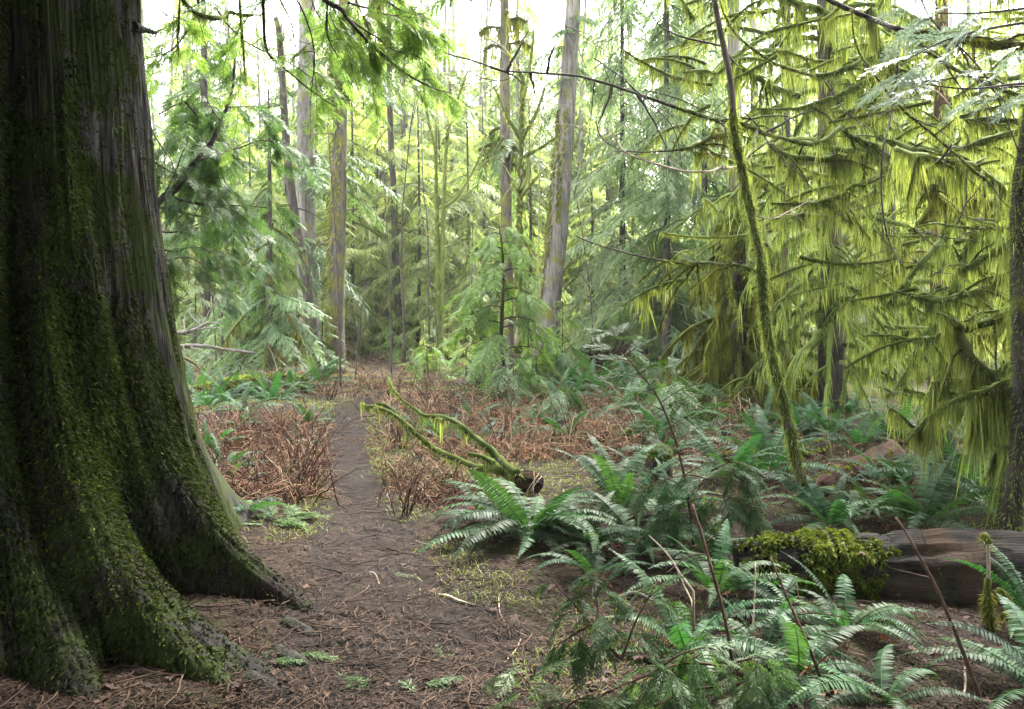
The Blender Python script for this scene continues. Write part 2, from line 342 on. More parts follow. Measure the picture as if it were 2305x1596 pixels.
def cedar_spray(L=.4, ns=13, sub=5, w=.006, sl=.42, droop=.25, stemw=.006):
    g = Geo(); t = np.linspace(0, 1, 6)
    C = np.stack([t * L, rng.normal(0, .012, 6).cumsum() * L, -droop * L * t ** 2], 1)
    tube(g, C, np.linspace(stemw * .6, .001, 6), 4, 0.0, cap=False)
    ts = np.repeat(np.linspace(.06, .97, ns), 2); ts[1::2] += .4 / ns; ts = np.minimum(ts, .99); sg = np.tile([1, -1], ns)
    B = np.stack([np.interp(ts, t, C[:, i]) for i in range(3)], 1)
    a = U(.55, .85, 2 * ns)
    D = unit(np.stack([np.cos(a), sg * np.sin(a), rng.normal(-.08, .12, 2 * ns)], 1))
    Lt = sl * L * np.sin(np.clip(ts * .85 + .22, 0, 1) * PI) ** .8 * U(.75, 1.1, 2 * ns) + .03 * L
    S = unit(np.cross(D, [0, 0, 1.]) + rng.normal(0, .15, D.shape)); tn = U(.1, .7, 2 * ns)
    ribbons(g, B, D, S, Lt, w, 2, .2, (.8, 1, .25), tn)
    for j in range(sub):
        f = (j + .6) / (sub + .4)
        for s2 in (1, -1):
            b2 = B + D * (Lt * f)[:, None]; b2[:, 2] -= .2 * Lt * f * f
            ang = s2 * U(.45, .7, len(b2)); d2 = D.copy()
            d2[:, 0] = D[:, 0] * np.cos(ang) - D[:, 1] * np.sin(ang); d2[:, 1] = D[:, 0] * np.sin(ang) + D[:, 1] * np.cos(ang)
            d2 = unit(d2 + rng.normal(0, .07, d2.shape))
            ribbons(g, b2, d2, unit(np.cross(d2, [0, 0, 1.]) + rng.normal(0, .2, d2.shape)), Lt * (1 - f) * .45 * U(.7, 1.1, len(b2)) + .02 * L, w, 1, .15, (1, .35), np.clip(tn + rng.normal(.12, .15, len(b2)), 0, 1))
    return g.arrays()
def fern_frond(a0, a1, n=32, w=.105, curl=0.0, gap=0.0):
    g = Geo(); m = 14; t = np.linspace(0, 1, m); ang = a0 + (a1 - a0) * t ** 1.1
    st = 1 / (m - 1); C = np.zeros((m, 3))
    C[1:, 0] = np.cumsum(np.cos(ang[:-1])) * st; C[1:, 2] = np.cumsum(np.sin(ang[:-1])) * st; C[:, 1] = curl * t ** 2
    tube(g, C, np.linspace(.006, .0015, m), 4, .9, cap=False)
    ts = np.repeat(np.linspace(.10, .995, n), 2); sg = np.tile([1, -1], n)
    B = np.stack([np.interp(ts, t, C[:, i]) for i in range(3)], 1); an = np.interp(ts, t, ang)
    T = np.stack([np.cos(an), 2 * curl * ts, np.sin(an)], 1); Nn = np.stack([-np.sin(an), np.zeros(2 * n), np.cos(an)], 1)
    pl = w * np.minimum(1, .45 + ts * 2.2) * np.clip((1 - ts) * 1.9, .04, 1) ** .8 * U(.9, 1.06, 2 * n)
    fw = U(.12, .3, 2 * n)
    Y = np.zeros((2 * n, 3)); Y[:, 1] = sg
    D = unit(Y + T * fw[:, None] - Nn * U(.0, .35, 2 * n)[:, None])
    S = unit(T + Nn * rng.normal(.15, .12, 2 * n)[:, None] * 1.0)
    if gap: keep = rng.random(2 * n) > gap
    else: keep = np.ones(2 * n, bool)
    ribbons(g, B[keep], D[keep], S[keep], pl[keep], (.9 / n * .86), 2, .12, (.75, 1, .15), (U(.25, .75, 2 * n))[keep])
    return g.arrays()
FIR = [fir_branch(1, 15, .40, 4, .030, .30), fir_branch(1, 14, .46, 4, .028, .45), fir_branch(1, 13, .36, 4, .034, .18), fir_branch(1, 16, .42, 3, .030, .6)]
FAR = [fir_branch(1, 9, .40, 2, .07, .30), fir_branch(1, 9, .46, 2, .065, .45), fir_branch(1, 8, .36, 2, .075, .2)]
FINE = [fir_branch(1, 26, .34, 7, .011, .3, stem=.008), fir_branch(1, 24, .38, 7, .011, .5, stem=.008), fir_branch(1, 26, .30, 7, .012, .4, stem=.008)]
SPRAY = [cedar_spray(.42, 10, 3, .011, .40, .35), cedar_spray(.36, 9, 3, .011, .46, .5), cedar_spray(.46, 11, 3, .011, .36, .25)]
SPRAYF = [cedar_spray(.30, 9, 3, .0085, .36, .2, .005), cedar_spray(.26, 8, 3, .0085, .42, .3, .005), cedar_spray(.34, 10, 3, .0085, .34, .25, .005)]
SPRAYM = [cedar_spray(.6, 10, 4, .020, .40, .45), cedar_spray(.5, 9, 4, .020, .46, .6), cedar_spray(.66, 10, 4, .022, .36, .4)]

# ------------------------------------------------------------------ ground, trail
g = Geo()
ys = np.r_[np.linspace(-12, 2, 15), np.linspace(2.1, 16, 290), np.geomspace(16.1, 220, 70)]
us = np.linspace(-1, 1, 301); us = np.sign(us) * (np.abs(us) ** 1.25)
XX = us[None, :] * (np.maximum(ys, 0) * .75 + 9)[:, None] ; YY = np.repeat(ys[:, None], 301, 1)
dfar = np.clip((16 - YY) / 12, 0, 1)
ZZ = gh(XX, YY) + dfar * .05 * (fbm(XX * 6, YY * 6, 21, 3) - .45)
n0, n1 = XX.shape; ii = np.arange(n0 - 1)[:, None] * n1 + np.arange(n1 - 1)
g.add(np.stack([XX, YY, ZZ], -1).reshape(-1, 3), np.stack([ii, ii + 1, ii + n1 + 1, ii + n1], -1).reshape(-1, 4), .5)
struct(g, 'ground', M['ground'], 'brown forest floor of soil and needles')
g = Geo()
ps = np.linspace(1.0, 13.0, 420); vs = np.linspace(-1, 1, 41)
wv = path_w(ps)[:, None] * (1 + .42 * (fbm(ps[:, None] * 1.4, np.sign(vs)[None, :] * 3 + 5, 31, 3) - .45) * 2)
XX = path_x(ps)[:, None] + vs[None, :] * wv; YY = np.repeat(ps[:, None], 41, 1)
ZZ = gh(XX, YY) + .05 * (fbm(XX * 6, YY * 6, 21, 3) - .45) + .004 + .018 * (1 - vs[None, :] ** 4) + .020 * (fbm(XX * 11, YY * 11, 41, 3) - .47) * (1 - vs[None, :] ** 2)
ii = np.arange(len(ps) - 1)[:, None] * 41 + np.arange(40)
g.add(np.stack([XX, YY, ZZ], -1).reshape(-1, 3), np.stack([ii, ii + 1, ii + 42, ii + 41], -1).reshape(-1, 4), .5)
struct(g, 'path', M['path'], 'narrow trodden earth trail winding into the forest')
def gsurf(x, y): return gh(x, y) + np.clip((16 - y) / 12, 0, 1) * .05 * (fbm(x * 6, y * 6, 21, 3) - .45)
def gtop(x, y):
    w_ = path_w(y) * (1 + .42 * (fbm(y * 1.4, np.sign(x - path_x(y)) * 3 + 5, 31, 3) - .45) * 2); v = np.clip((x - path_x(y)) / w_, -1, 1)
    return gsurf(x, y) + np.where(np.abs(v) < 1, .006 + .018 * (1 - v ** 4) + .020 * (fbm(x * 11, y * 11, 41, 3) - .47) * (1 - v ** 2), 0)
def on_path(x, y, k=1.0): return np.abs(x - path_x(y)) < path_w(y) * k

# ------------------------------------------------------------------ the giant cedar
TC = np.array([-3.30, 4.72])
RZ = np.array([-.4, 0, .25, .5, .8, 1.1, 1.6, 2.3, 3.4, 6, 11]); RR = np.array([1.70, 1.55, 1.40, 1.31, 1.22, 1.17, 1.11, 1.04, .965, .85, .6])
BUT = [(-62, 1.45, .52, .14), (-44, 1.42, .48, .085), (-35, 1.50, .40, .066), (-28, 1.42, .33, .050), (-18, 1.22, .46, .070), (-9, .40, .40, .085), (4, .35, .34, .13), (-88, 1.1, .5, .16), (-120, .6, .5, .2), (40, .6, .5, .2), (80, .6, .5, .2), (130, .6, .5, .2), (175, .6, .5, .2)]
def cedar_r(th, z):
    """trunk radius at angle th (radians, 0 = +X) and height z"""
    r = np.interp(z, RZ, RR)
    zz = np.maximum(z, -.05)
    for a, reach, hh, sg in BUT:
        aw = R_(a) + .05 * np.sin(z * 2.1 + a)
        d = np.angle(np.exp(1j * (th - aw)))
        s = sg * (1 + zz * 1.1)
        r = r + .62 * reach * np.exp(-zz / hh * 1.15) * np.exp(-np.abs(d / s) ** 1.7) + .055 * np.exp(-zz / 2.6) * np.exp(-(d / (sg * 1.6)) ** 2)
    for a, dep, sg in [(-41, .16, .045), (-78, .10, .06), (-19, .05, .04), (-5, .04, .03)]:
        d = np.angle(np.exp(1j * (th - R_(a) - .04 * np.sin(z * 1.7 + a))))
        r = r - dep * np.exp(-(d / (sg * (1 + .25 * zz))) ** 2) * np.interp(z, [0, .6, 3, 6], [1.0, 1, .8, .5])
    u = th * 9
    r = r + .045 * (fbm(u * 1.0, z * .35, 51, 2) - .4) + .05 * (1 - np.abs(2 * vnoise(u * 2.6 + .4 * np.sin(z), z * .5, 52) - 1)) * .6
    r = r + .020 * (1 - np.abs(2 * vnoise(u * 9, z * 1.3, 53) - 1)) + .022 * (1 - np.abs(2 * vnoise(u * 17 + .3 * np.sin(z * 3), z * .9, 55) - 1)) + .018 * (vnoise(u * 30, z * 2.2, 54) - .5)
    return r
th = np.r_[np.linspace(R_(-125), R_(28), 620), np.linspace(R_(29), R_(234), 90)]
zs = np.r_[np.linspace(-.35, 3.9, 330), np.linspace(3.95, 12, 60)]
TH, Z2 = np.meshgrid(th, zs); RRR = cedar_r(TH, Z2)
lean = np.stack([TC[0] - .012 * Z2, TC[1] + 0 * Z2], 0)
V = np.stack([lean[0] + RRR * np.cos(TH), lean[1] + RRR * np.sin(TH), Z2], -1)
cedar = thing('giant_cedar', 'huge old cedar with a dark moss covered trunk and flared roots, left of the trail', 'tree', (TC[0], TC[1], 0))
g = Geo(); nz_, na_ = TH.shape
ii = np.arange(nz_ - 1)[:, None] * na_; jj = np.arange(na_); j2 = (jj + 1) % na_
g.add(V.reshape(-1, 3), np.stack([ii + jj, ii + j2, ii + na_ + j2, ii + na_ + jj], -1).reshape(-1, 4), (np.clip((np.degrees(TH) + 26) / 10, 0, 1) * np.clip((Z2 - .9) / .9, 0, 1) * np.clip(.2 + 1.4 * fbm(TH * 12, Z2 * .5, 57, 3), 0, 1))[:-1].ravel())  # tint: paler bark on the right flank, growing with height
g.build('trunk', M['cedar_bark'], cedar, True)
def cedar_pt(th, z):
    r = cedar_r(th, z); return np.stack([TC[0] - .012 * z + r * np.cos(th), TC[1] + r * np.sin(th), z], -1)
def cedar_moss(n, name, mat, lmin, lmax, w, dens_fn, up=0.0):
    th = U(R_(-118), R_(20), n); z = np.where(rng.random(n) < .62, U(-.05, 1.7, n), U(1.4, 3.9, n))
    m = fbm(th * 7, z * .9, 61, 4) + .30 * fbm(th * 22, z * 4, 62, 3) - .15
    keep = rng.random(n) < dens_fn(np.degrees(th), z, m)
    th, z, m = th[keep], z[keep], m[keep]; e = .012
    p = cedar_pt(th, z); pt = cedar_pt(th + e, z) - p; pz = cedar_pt(th, z + e) - p
    nr = unit(np.cross(pt, pz)); k = len(th)
    d = unit(nr * U(.5, 1.0, k)[:, None] + rng.normal(0, .45, (k, 3)) + np.array([0, 0, up]))
    g = Geo(); ribbons(g, p - nr * .006, d, unit(np.cross(d, rand_dir(k))), U(lmin, lmax, k), U(w * .6, w * 1.5, k), 2, .5, (.8, 1, .3), np.clip((m - .25) * 1.3 + rng.normal(.15, .2, k), 0, 1))
    g.build(name, mat, cedar)
def mdens(a, z, m):
    low = np.interp(z, [0, .9, 1.6, 2.6, 4], [1.0, 1.0, .9, .8, .75])
    side = np.interp(a, [-118, -35, -25, -16, -8, 20], [1, 1, np.nan, np.nan, np.nan, np.nan])
    s_hi = np.interp(a, [-118, -42, -32, -22, -12, 20], [1, 1, .85, .30, .08, .05])
    s_lo = np.interp(a, [-118, -20, -4, 6, 20], [1, 1, 1, .6, .35])
    f = np.interp(z, [.9, 1.7], [1, 0]); s = s_lo * f + s_hi * (1 - f)
    thr = .38 - .24 * low * s
    return np.clip((m - thr) * 7, 0, 1) * np.clip(s * 1.6, 0, 1)
cedar_moss(330000, 'moss', M['moss'], .010, .038, .009, mdens)
# brighter moss on the root ridges: the light they catch, put into its colour
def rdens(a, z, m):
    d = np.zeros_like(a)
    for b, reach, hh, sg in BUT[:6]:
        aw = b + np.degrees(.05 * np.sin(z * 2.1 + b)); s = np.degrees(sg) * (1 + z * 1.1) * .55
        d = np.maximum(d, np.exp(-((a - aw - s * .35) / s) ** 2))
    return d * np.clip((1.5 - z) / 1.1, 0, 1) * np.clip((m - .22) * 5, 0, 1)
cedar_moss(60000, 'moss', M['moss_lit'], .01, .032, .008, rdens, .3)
# surface roots running out over the trail edge
for pts in ([(640, 1405), (690, 1428), (735, 1450), (775, 1468), (800, 1480)], [(560, 1530), (640, 1560), (690, 1575), (735, 1590)], [(620, 1470), (690, 1500), (760, 1530), (800, 1548)]):
    q = spline([G(*p) + [0, 0, -.008] for p in pts], 14); q[-1, 2] -= .03
    g = Geo(); tube(g, q, np.linspace(.05, .015, 14), 8, .4, .15); r = g.build('root', M['cedar_bark'], cedar, True)
    g = Geo(); B, t, _ = along(q, 500, 0, .6); d = unit(rand_dir(500) + [0, 0, .9])
    ribbons(g, B + d * .03 * (1 - t)[:, None], d, rand_side(500), U(.01, .025, 500), .007, 1, .3, (1, .3)); g.build('moss', M['moss_lit'], r)

# its foliage branches: traced where the photo shows them, hung with sprays
def z2(pts): return [(309.6 + x * .329, y * .329) for x, y in pts]
def z3(pts): return [(844 + x * .329, y * .329) for x, y in pts]
def z4(pts): return [(1407 + x * .389, y * .389) for x, y in pts]
def z7(pts): return [(1454 + x * .382, 469 + y * .382) for x, y in pts]
def trace(pts, Y0, Y1=None, n=None, wob=.06):
    Y1 = Y0 if Y1 is None else Y1
    k = len(pts); Ys = np.linspace(Y0, Y1, k) + (np.cumsum(rng.normal(0, wob, k)) if k > 2 else 0)
    return spline([P(a, b, y) for (a, b), y in zip(pts, Ys)], n or 4 * k)
def limb(parent, pts, Y0, Y1, r0, r1, mat='twig', name='branch', sides=6, tw=None):
    q = trace(pts, Y0, Y1)
    g = Geo(); tube(g, q, np.linspace(r0, r1, len(q)), sides, .4, .12)
    if tw: tw(g, q)
    return q, g.build(name, M[mat], parent, True)
def hang_sprays(g, q, n, tm, smin, smax, lo=0., hi=1., down=.6, spread=.9):
    """drooping sprays set along a limb"""
    B, t, T = along(q, n, lo, hi)
    for b, a in zip(B, T):
        az = math.atan2(a[1], a[0]) + rng.choice([-1, 1]) * U(.2, spread) * 1.2
        Mx = rotz(az) @ roty(U(.15, 1.0) * down * 1.4) @ rotx(rng.normal(0, .5)) * U(smin, smax)
        g.put(tm[rng.integers(len(tm))], Mx, b, rng.normal(0, .15))
def twiglets(q, n, L, parent_g, r=.004, droop=.5, lo=.1, hi=1.):
    out = []
    B, t, T = along(q, n, lo, hi)
    for b, a in zip(B, T):
        d = unit(a + rng.normal(0, .8, 3) + [0, 0, -.25]); l = L * U(.4, 1.2); s = np.linspace(0, 1, 7)[:, None]
        p = b + d * l * s + np.array([0, 0, -droop]) * l * s ** 2 + rng.normal(0, .02, (7, 3)).cumsum(0) * l
        tube(parent_g, p, np.linspace(r, r * .35, 7), 4, .4, cap=False); out.append(p)
    return out
def lacy(gf, gt, q, n, L=.55):
    for p in twiglets(q, n, L, gt, .0035, .55): hang_sprays(gf, p, int(4 + seglen(p) * 16), SPRAY, .22, .5, .1, 1)
# big branch behind the trunk
q, br = limb(cedar, z2([(60, 1450), (180, 1350), (280, 1270), (370, 1140), (450, 1050), (520, 950), (570, 830), (610, 740), (650, 600), (665, 420), (672, 300)]), 6.4, 7.2, .035, .008, 'dark_bark')
gf, gt = Geo(), Geo(); lacy(gf, gt, q, 11)
for pts, r in [([(610, 735), (750, 730), (880, 735)], .008), ([(120, 1410), (280, 1450), (400, 1475), (600, 1510), (760, 1530)], .012), ([(170, 1330), (330, 1380), (450, 1395), (600, 1405), (760, 1410), (900, 1425)], .013),
               ([(60, 1080), (180, 1150), (260, 1200), (330, 1270)], .012), ([(250, 790), (380, 870), (440, 940), (470, 1000)], .008), ([(330, 700), (430, 820), (500, 920)], .009), ([(150, 780), (260, 720), (360, 700), (430, 800)], .008),
               ([(470, 1010), (560, 1130), (600, 1250), (640, 1290)], .009), ([(400, 1100), (560, 1050), (700, 1010), (860, 960), (1020, 1000)], .011), ([(180, 1340), (260, 1180), (300, 1060), (350, 960)], .008), ([(60, 1560), (200, 1590), (330, 1570), (480, 1500)], .012),
               ([(60, 1800), (200, 1780), (330, 1760), (440, 1800)], .012), ([(80, 1680), (240, 1720), (380, 1690), (520, 1720)], .010), ([(100, 900), (160, 1000), (220, 1080), (260, 1180)], .008), ([(570, 830), (480, 700), (420, 600), (380, 520)], .008)]:
    p = trace(z2(pts), U(6.2, 7.0), U(6.4, 7.6)); tube(gt, p, np.linspace(r, r * .35, len(p)), 5, .4, .1)
    lacy(gf, gt, p, int(3 + seglen(p) * 4.2))
gt.build('twigs', M['twig'], br); gf.build('foliage', M['cedar'], br)
# overhead branches hanging into the top of the view
for pts, Ya, Yb, r0, r1, mat, ns, mossy in [
    ([(250, -120), (310, 0), (370, 70), (440, 110), (540, 130), (590, 115), (630, 85), (720, 105), (860, 100)], 5.6, 6.2, .016, .006, 'twig', 16, .10),
    ([(430, -120), (415, 0), (405, 80), (360, 180), (300, 270), (230, 345), (130, 385), (20, 405)], 5.8, 6.4, .012, .004, 'twig', 30, 0),
    ([(860, -150), (860, 0), (865, 200), (880, 330), (920, 400), (1000, 465), (1100, 550), (1200, 630), (1320, 710), (1440, 770)], 5.4, 6.4, .013, .004, 'dark_bark', 6, 0),
    ([(540, 60), (600, 150), (720, 270), (860, 350), (960, 390), (1100, 470), (1200, 540), (1290, 600)], 6.4, 6.9, .008, .003, 'twig', 8, 0),
    ([(1060, -100), (1090, 0), (1140, 100), (1190, 250), (1210, 380), (1200, 520), (1180, 580)], 5.5, 5.8, .008, .003, 'dark_bark', 8, 0),
    ([(940, -100), (975, 0), (1040, 130), (1070, 250), (1090, 400), (1110, 470)], 5.7, 6.0, .007, .003, 'twig', 8, 0),
    ([(1150, -130), (1280, 0), (1400, 70), (1420, 110), (1490, 190), (1580, 290), (1700, 400), (1800, 480), (1910, 550), (2040, 610), (2150, 640)], 5.4, 6.6, .019, .004, 'dark_bark', 44, 0),
    ([(1420, 110), (1530, 190), (1640, 260), (1740, 340), (1900, 380), (2010, 460)], 5.8, 6.4, .009, .003, 'twig', 36, 0),
    ([(1440, 20), (1580, 60), (1700, 100), (1850, 120), (1990, 130), (2060, 180)], 5.7, 6.4, .009, .003, 'twig', 46, 0),
    ([(1300, 30), (1290, 180), (1320, 300), (1380, 400)], 5.8, 6.1, .007, .003, 'twig', 20, 0),
    ([(695, -60), (705, 130), (720, 300), (730, 450), (735, 520)], 5.9, 6.1, .006, .003, 'twig', 4, .25),
    ([(290, -60), (285, 100), (275, 250), (280, 400)], 5.8, 5.9, .008, .003, 'twig', 2, .3),
    ([(1180, -60), (1210, 60), (1280, 180), (1330, 330)], 6.4, 6.6, .006, .003, 'twig', 26, 0), ([(130, 30), (180, 90), (250, 135)], 5.6, 5.7, .006, .003, 'twig', 3, 0),
    ([(1600, -100), (1680, -10), (1780, 60), (1880, 100), (1960, 90)], 5.8, 6.2, .009, .003, 'twig', 60, 0), ([(1480, -120), (1500, 20), (1560, 140), (1600, 240)], 6.0, 6.2, .009, .003, 'twig', 40, 0)]:
    gf = Geo(); q, b = limb(cedar, z2(pts), Ya, Yb, r0, r1, mat, tw=lambda g, q: (lacy(gf, g, q, int(ns * .16) + 1, .42), twiglets(q, 4, .35, g, .003)))
    gf.build('foliage', M['cedar_lit'], b)  # same tree in a lighter green: light painted in under the dark canopy
    if mossy:
        gm = Geo(); hang_moss(gm, q, r1 * 1.5, 55, mossy, (.006, .016), .1, .98, .1); gm.build('hanging_moss', M['hang'], b)
gb = Geo(); tube(gb, trace([(300, 60), (328, 68), (352, 75)], 4.9, 5.0), [.03, .02, .010], 7, .4, .15); gb.build('branch_stub', M['cedar_bark'], cedar, True)
def over_put(g, tm, Mx, b):
    # foliage that hangs above the view: lifted until it clears the picture's top edge
    for _ in range(8):
        v = tm[0] @ Mx.T + b; m = v[:, 1] > .3
        if not m.any() or (v[m, 2] - (CH + .395 * v[m, 1])).min() > .12: g.put(tm, Mx, b, rng.normal(0, .1)); return
        b = b + [0, 0, .8]
# crown above the frame: the roof of foliage that shades the foreground
g = Geo(); gb = Geo()
for k in range(520):
    z = U(5.2, 13); a = U(0, 2 * PI); L = U(2.6, 5.6) * (1.15 - .04 * z)
    if a < 2.2 and a > .5: L *= .45
    b = np.array([TC[0] - .012 * z + .6 * math.cos(a), TC[1] + .6 * math.sin(a), z])
    if rng.random() < .4: a = U(-1.2, .5)
    over_put(g, SPRAYM[k % 3], rotz(a) @ roty(U(-.1, .15)) * L / .6, b)
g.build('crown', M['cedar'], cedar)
# unseen trees of the same forest, added behind the viewer to shut out light
g, gt_ = Geo(), Geo()
for k in range(26):
    x = -13 + (k % 13) * 2.2 + U(-.6, .6); y = U(-5, -2.2) if k < 13 else U(-10, -6); h = U(15, 20)
    if abs(x) > 9: y += 5
    ax_ = spline(np.array([[x, y, -.2], [x, y, h * .5], [x, y, h]]), 10); tube(gt_, ax_, np.linspace(.3, .05, 10), 8)
    for j in range(60):
        z = .6 + (h - .6) * (j + U(0, 1)) / 60; L = 2.9 - 2.3 * z / h
        if y + L > -1: L = max(.5, -1 - y)
        g.put(SPRAYM[j % 3], rotz(U(0, 6.28)) @ roty(U(.1, .5)) * L / .6, np.array([x, y, z]), 0)
for k in range(300):   # loose boughs added out of view overhead to shade the foreground
    z = U(6, 13); over_put(g, SPRAYM[k % 3], rotz(U(0, 6.28)) @ roty(U(-.1, .3)) * U(2.5, 4.5) / .6, np.array([U(-5, 7.5), U(-4, 4.5), z]))
fo = g.build('shade_forest_behind', M['cedar']); tag(fo, 'dense dark cedars out of view behind the viewpoint, added to block light', 'forest', None, 'stuff')
o = gt_.build('trunk', M['dark_bark'], fo); o['kind'] = 'stuff'
# small fern and sprigs at the foot are built below with the ferns
# ------------------------------------------------------------------ trunks and conifers
def trunk_pts(base_px, top_pts, Y):
    """pixel polyline from base upward -> world polyline at depth Y with its base on the ground"""
    b = G(*base_px) if Y is None else np.array([(base_px[0] - CX) / F * Y, Y, float(gh((base_px[0] - CX) / F * Y, Y)) - .1])
    return np.vstack([b] + [P(x, y, b[1]) for x, y in top_pts])
def crown_branches(g, gw, axis, z0, z1, n, L0, L1, tm, pitch=.25, dt=0., rbase=.05, az=None, power=.8, gm=None, hl=.3, md=18):
    """branches round a trunk axis (polyline) between heights z0 and z1; L0 at the bottom, L1 at the top"""
    for k in range(n):
        f = (k + U(0, 1)) / n; z = z0 + (z1 - z0) * f
        i = np.interp(z, axis[:, 2], np.arange(len(axis))); c = np.array([np.interp(i, np.arange(len(axis)), axis[:, j]) for j in range(3)])
        a = U(0, 2 * PI) if az is None else U(*az); L = (L0 + (L1 - L0) * f ** power) * U(.65, 1.15)
        Mx = rotz(a) @ roty(pitch * U(.2, 1.6)) @ rotx(rng.normal(0, .15)) * L
        t = tm[rng.integers(len(tm))]
        g.put(t, Mx, c, dt + rng.normal(0, .12))
        if gm is not None:
            s = np.linspace(0, 1, 6)[:, None]; q = c + (s * [L * .92, 0, 0] + s ** 2 * [0, 0, -.3 * L]) @ (rotz(a) @ roty(pitch)).T
            hang_moss(gm, q, np.linspace(.02, .006, 6), md, hl, (.02, .05), 0, 1, 0, .8, False)
def conifer(name, label, axis, r0, r1, bark, crown=None, cmat='fir', cat='tree', group=None, moss=None, mmat='hang', sides=12, jit=.05, stubs=0):
    t = thing(name, label, cat, (axis[0][0], axis[0][1], axis[0][2]), group)
    ax = spline(axis, max(12, 5 * len(axis)))
    rr = np.interp(np.linspace(0, 1, len(ax)), [0, .06, .15, 1], [r0 * 1.35, r0 * 1.12, r0, r1])
    g = Geo(); tube(g, ax, rr, sides, .5, jit)
    if stubs:
        gs = g
        for k in range(stubs):
            z = U(ax[0][2] + 1, min(ax[-1][2], 9)); c = np.array([np.interp(z, ax[:, 2], ax[:, j]) for j in range(3)]); d = unit(np.r_[rng.normal(0, 1, 2), U(-.5, .3)]); L = U(.3, 1.3)
            s = np.linspace(0, 1, 5)[:, None]; tube(gs, c + d * L * s + np.array([0, 0, -.3]) * L * s ** 2, np.linspace(.022, .006, 5), 4, .4, .1)
    tr = g.build('trunk', M[bark], t, True)
    if crown:
        g = Geo(); gm = Geo() if moss else None
        for c in crown: crown_branches(g, None, ax, gm=gm if c.get('m') else None, **{k: v for k, v in c.items() if k != 'm'})
        g.build('crown', M[cmat], t)
        if gm is not None and gm.v: gm.build('hanging_moss', M[mmat], t)
    if moss and not crown:
        pass
    return t, ax
C = lambda z0, z1, n, L0, L1, tm=FIR, **k: dict(z0=z0, z1=z1, n=n, L0=L0, L1=L1, tm=tm, **k)
TALL = 19.0
def up(pts, Y, zt=TALL):   # carry a traced trunk on above the frame
    (x0, y0), (x1, y1) = pts[-2], pts[-1]; yt = HY - (zt - CH) / Y * F
    return pts + [(x1 + (x1 - x0) / (y1 - y0 + 1e-6) * (yt - y1) * .7, yt)]
# the four big trunks of the middle distance
t, ax = conifer('fir_tree', 'straight brown fir trunk with mossy bark where the trail bends', trunk_pts((757, 846), up([(756, 700), (762, 450), (766, 230), (772, 60)], 19.8), 19.8), .215, .13, 'fir_bark',
                [C(10, 19, 16, 2.8, 1.4, pitch=.2), C(7.2, 9, 6, 1.6, 2.0, pitch=.35), C(4.6, 5.6, 4, 1.5, 1.8, pitch=.3, az=(-.6, .8))], 'fir', stubs=5)
q = np.array([P(770, 215, 19.8), P(785, 150, 19.6), P(808, 100, 19.4), P(838, 40, 19.2), P(870, -60, 19)])
g = Geo(); tube(g, spline(q, 14), np.linspace(.15, .08, 14), 8, .5, .12); b = g.build('limb', M['dark_bark'], t, True)
g = Geo(); hang_moss(g, q, np.linspace(.16, .10, 5), 60, .7, (.03, .06), 0, 1, 0, 1.0); hang_moss(g, np.array([P(768, 230, 19.6), P(764, 160, 19.5), P(770, 90, 19.5)]), .2, 90, .5, (.03, .06), tint0=-.05); g.build('hanging_moss', M['hang_dark'], b)
g = Geo(); k = 1500; z = U(.2, 8, k); a = U(PI * .75, PI * 1.6, k); cx_ = np.interp(z, ax[:, 2], ax[:, 0]); nz = vnoise(z * 1.5, a * 3, 8); kp = nz > .45
ribbons(g, np.stack([cx_ + .21 * np.cos(a), 19.8 + .21 * np.sin(a), z], 1)[kp], unit(np.stack([np.cos(a), np.sin(a), -.8 + 0 * a], 1))[kp], rand_side(kp.sum()), U(.05, .12, k)[kp], .04, 1, .4, (1, .3)); g.build('moss', M['hang_dark'], t)
conifer('fir_tree', 'thick grey brown fir trunk just left of the mossy trunk at the bend', trunk_pts((700, 826), up([(694, 700), (688, 400), (690, 150), (690, 0)], 22.5), 22.5), .29, .19, 'grey_bark', [C(10.5, 19, 16, 3, 1.5), C(5.0, 6.4, 5, 2.2, 2.0, pitch=.3), C(2.6, 4, 4, 2., 1.8, pitch=.4)], 'fir', stubs=4)
conifer('fir_tree', 'slim crooked dark trunk leaning left beside the thick grey fir', trunk_pts((712, 812), [(690, 650), (668, 520), (655, 430), (645, 330), (636, 190), (628, 80), (620, 40)], 21.5), .14, .07, 'dark_bark', [C(6.6, 9.0, 9, 1.2, .6)], 'fir', stubs=6)
t, ax = conifer('fir_tree', 'grey fir trunk leaning right, tallest right of the cedar sapling', trunk_pts((1226, 838), up([(1236, 700), (1256, 500), (1274, 250), (1290, 0)], 19.5), 19.5), .29, .15, 'grey_bark', [C(10.5, 19, 15, 3, 1.5), C(6.6, 9, 6, 1.3, 1.5)], 'fir', stubs=7)
g = Geo(); k = 2600; z = U(.0, 6.5, k); a = U(PI * .7, PI * 1.55, k); cx_ = np.interp(z, ax[:, 2], ax[:, 0]); rr = np.interp(z, [0, 1.2, 8], [.34, .27, .2]); nz = vnoise(z * 1.2, a * 3, 18); kp = nz > .5
ribbons(g, np.stack([cx_ + rr * np.cos(a), 19.5 + rr * np.sin(a), z], 1)[kp], unit(np.stack([np.cos(a), np.sin(a), -.8 + 0 * a], 1))[kp], rand_side(kp.sum()), U(.05, .12, k)[kp], .04, 1, .4, (1, .3)); g.build('moss', M['hang_dark'], t)
t, ax = conifer('fir_tree', 'straight brown fir trunk with a shaggy moss collar, centre of the view', trunk_pts((1142, 828), up([(1141, 600), (1138, 400), (1136, 150), (1135, 0)], 21.0), 21.0), .165, .105, 'fir_bark', [C(10.5, 19, 15, 2.6, 1.3), C(5.8, 6.4, 6, 1.5, 1.3, pitch=.45, m=1)], 'fir', moss=True, stubs=6)
g = Geo()
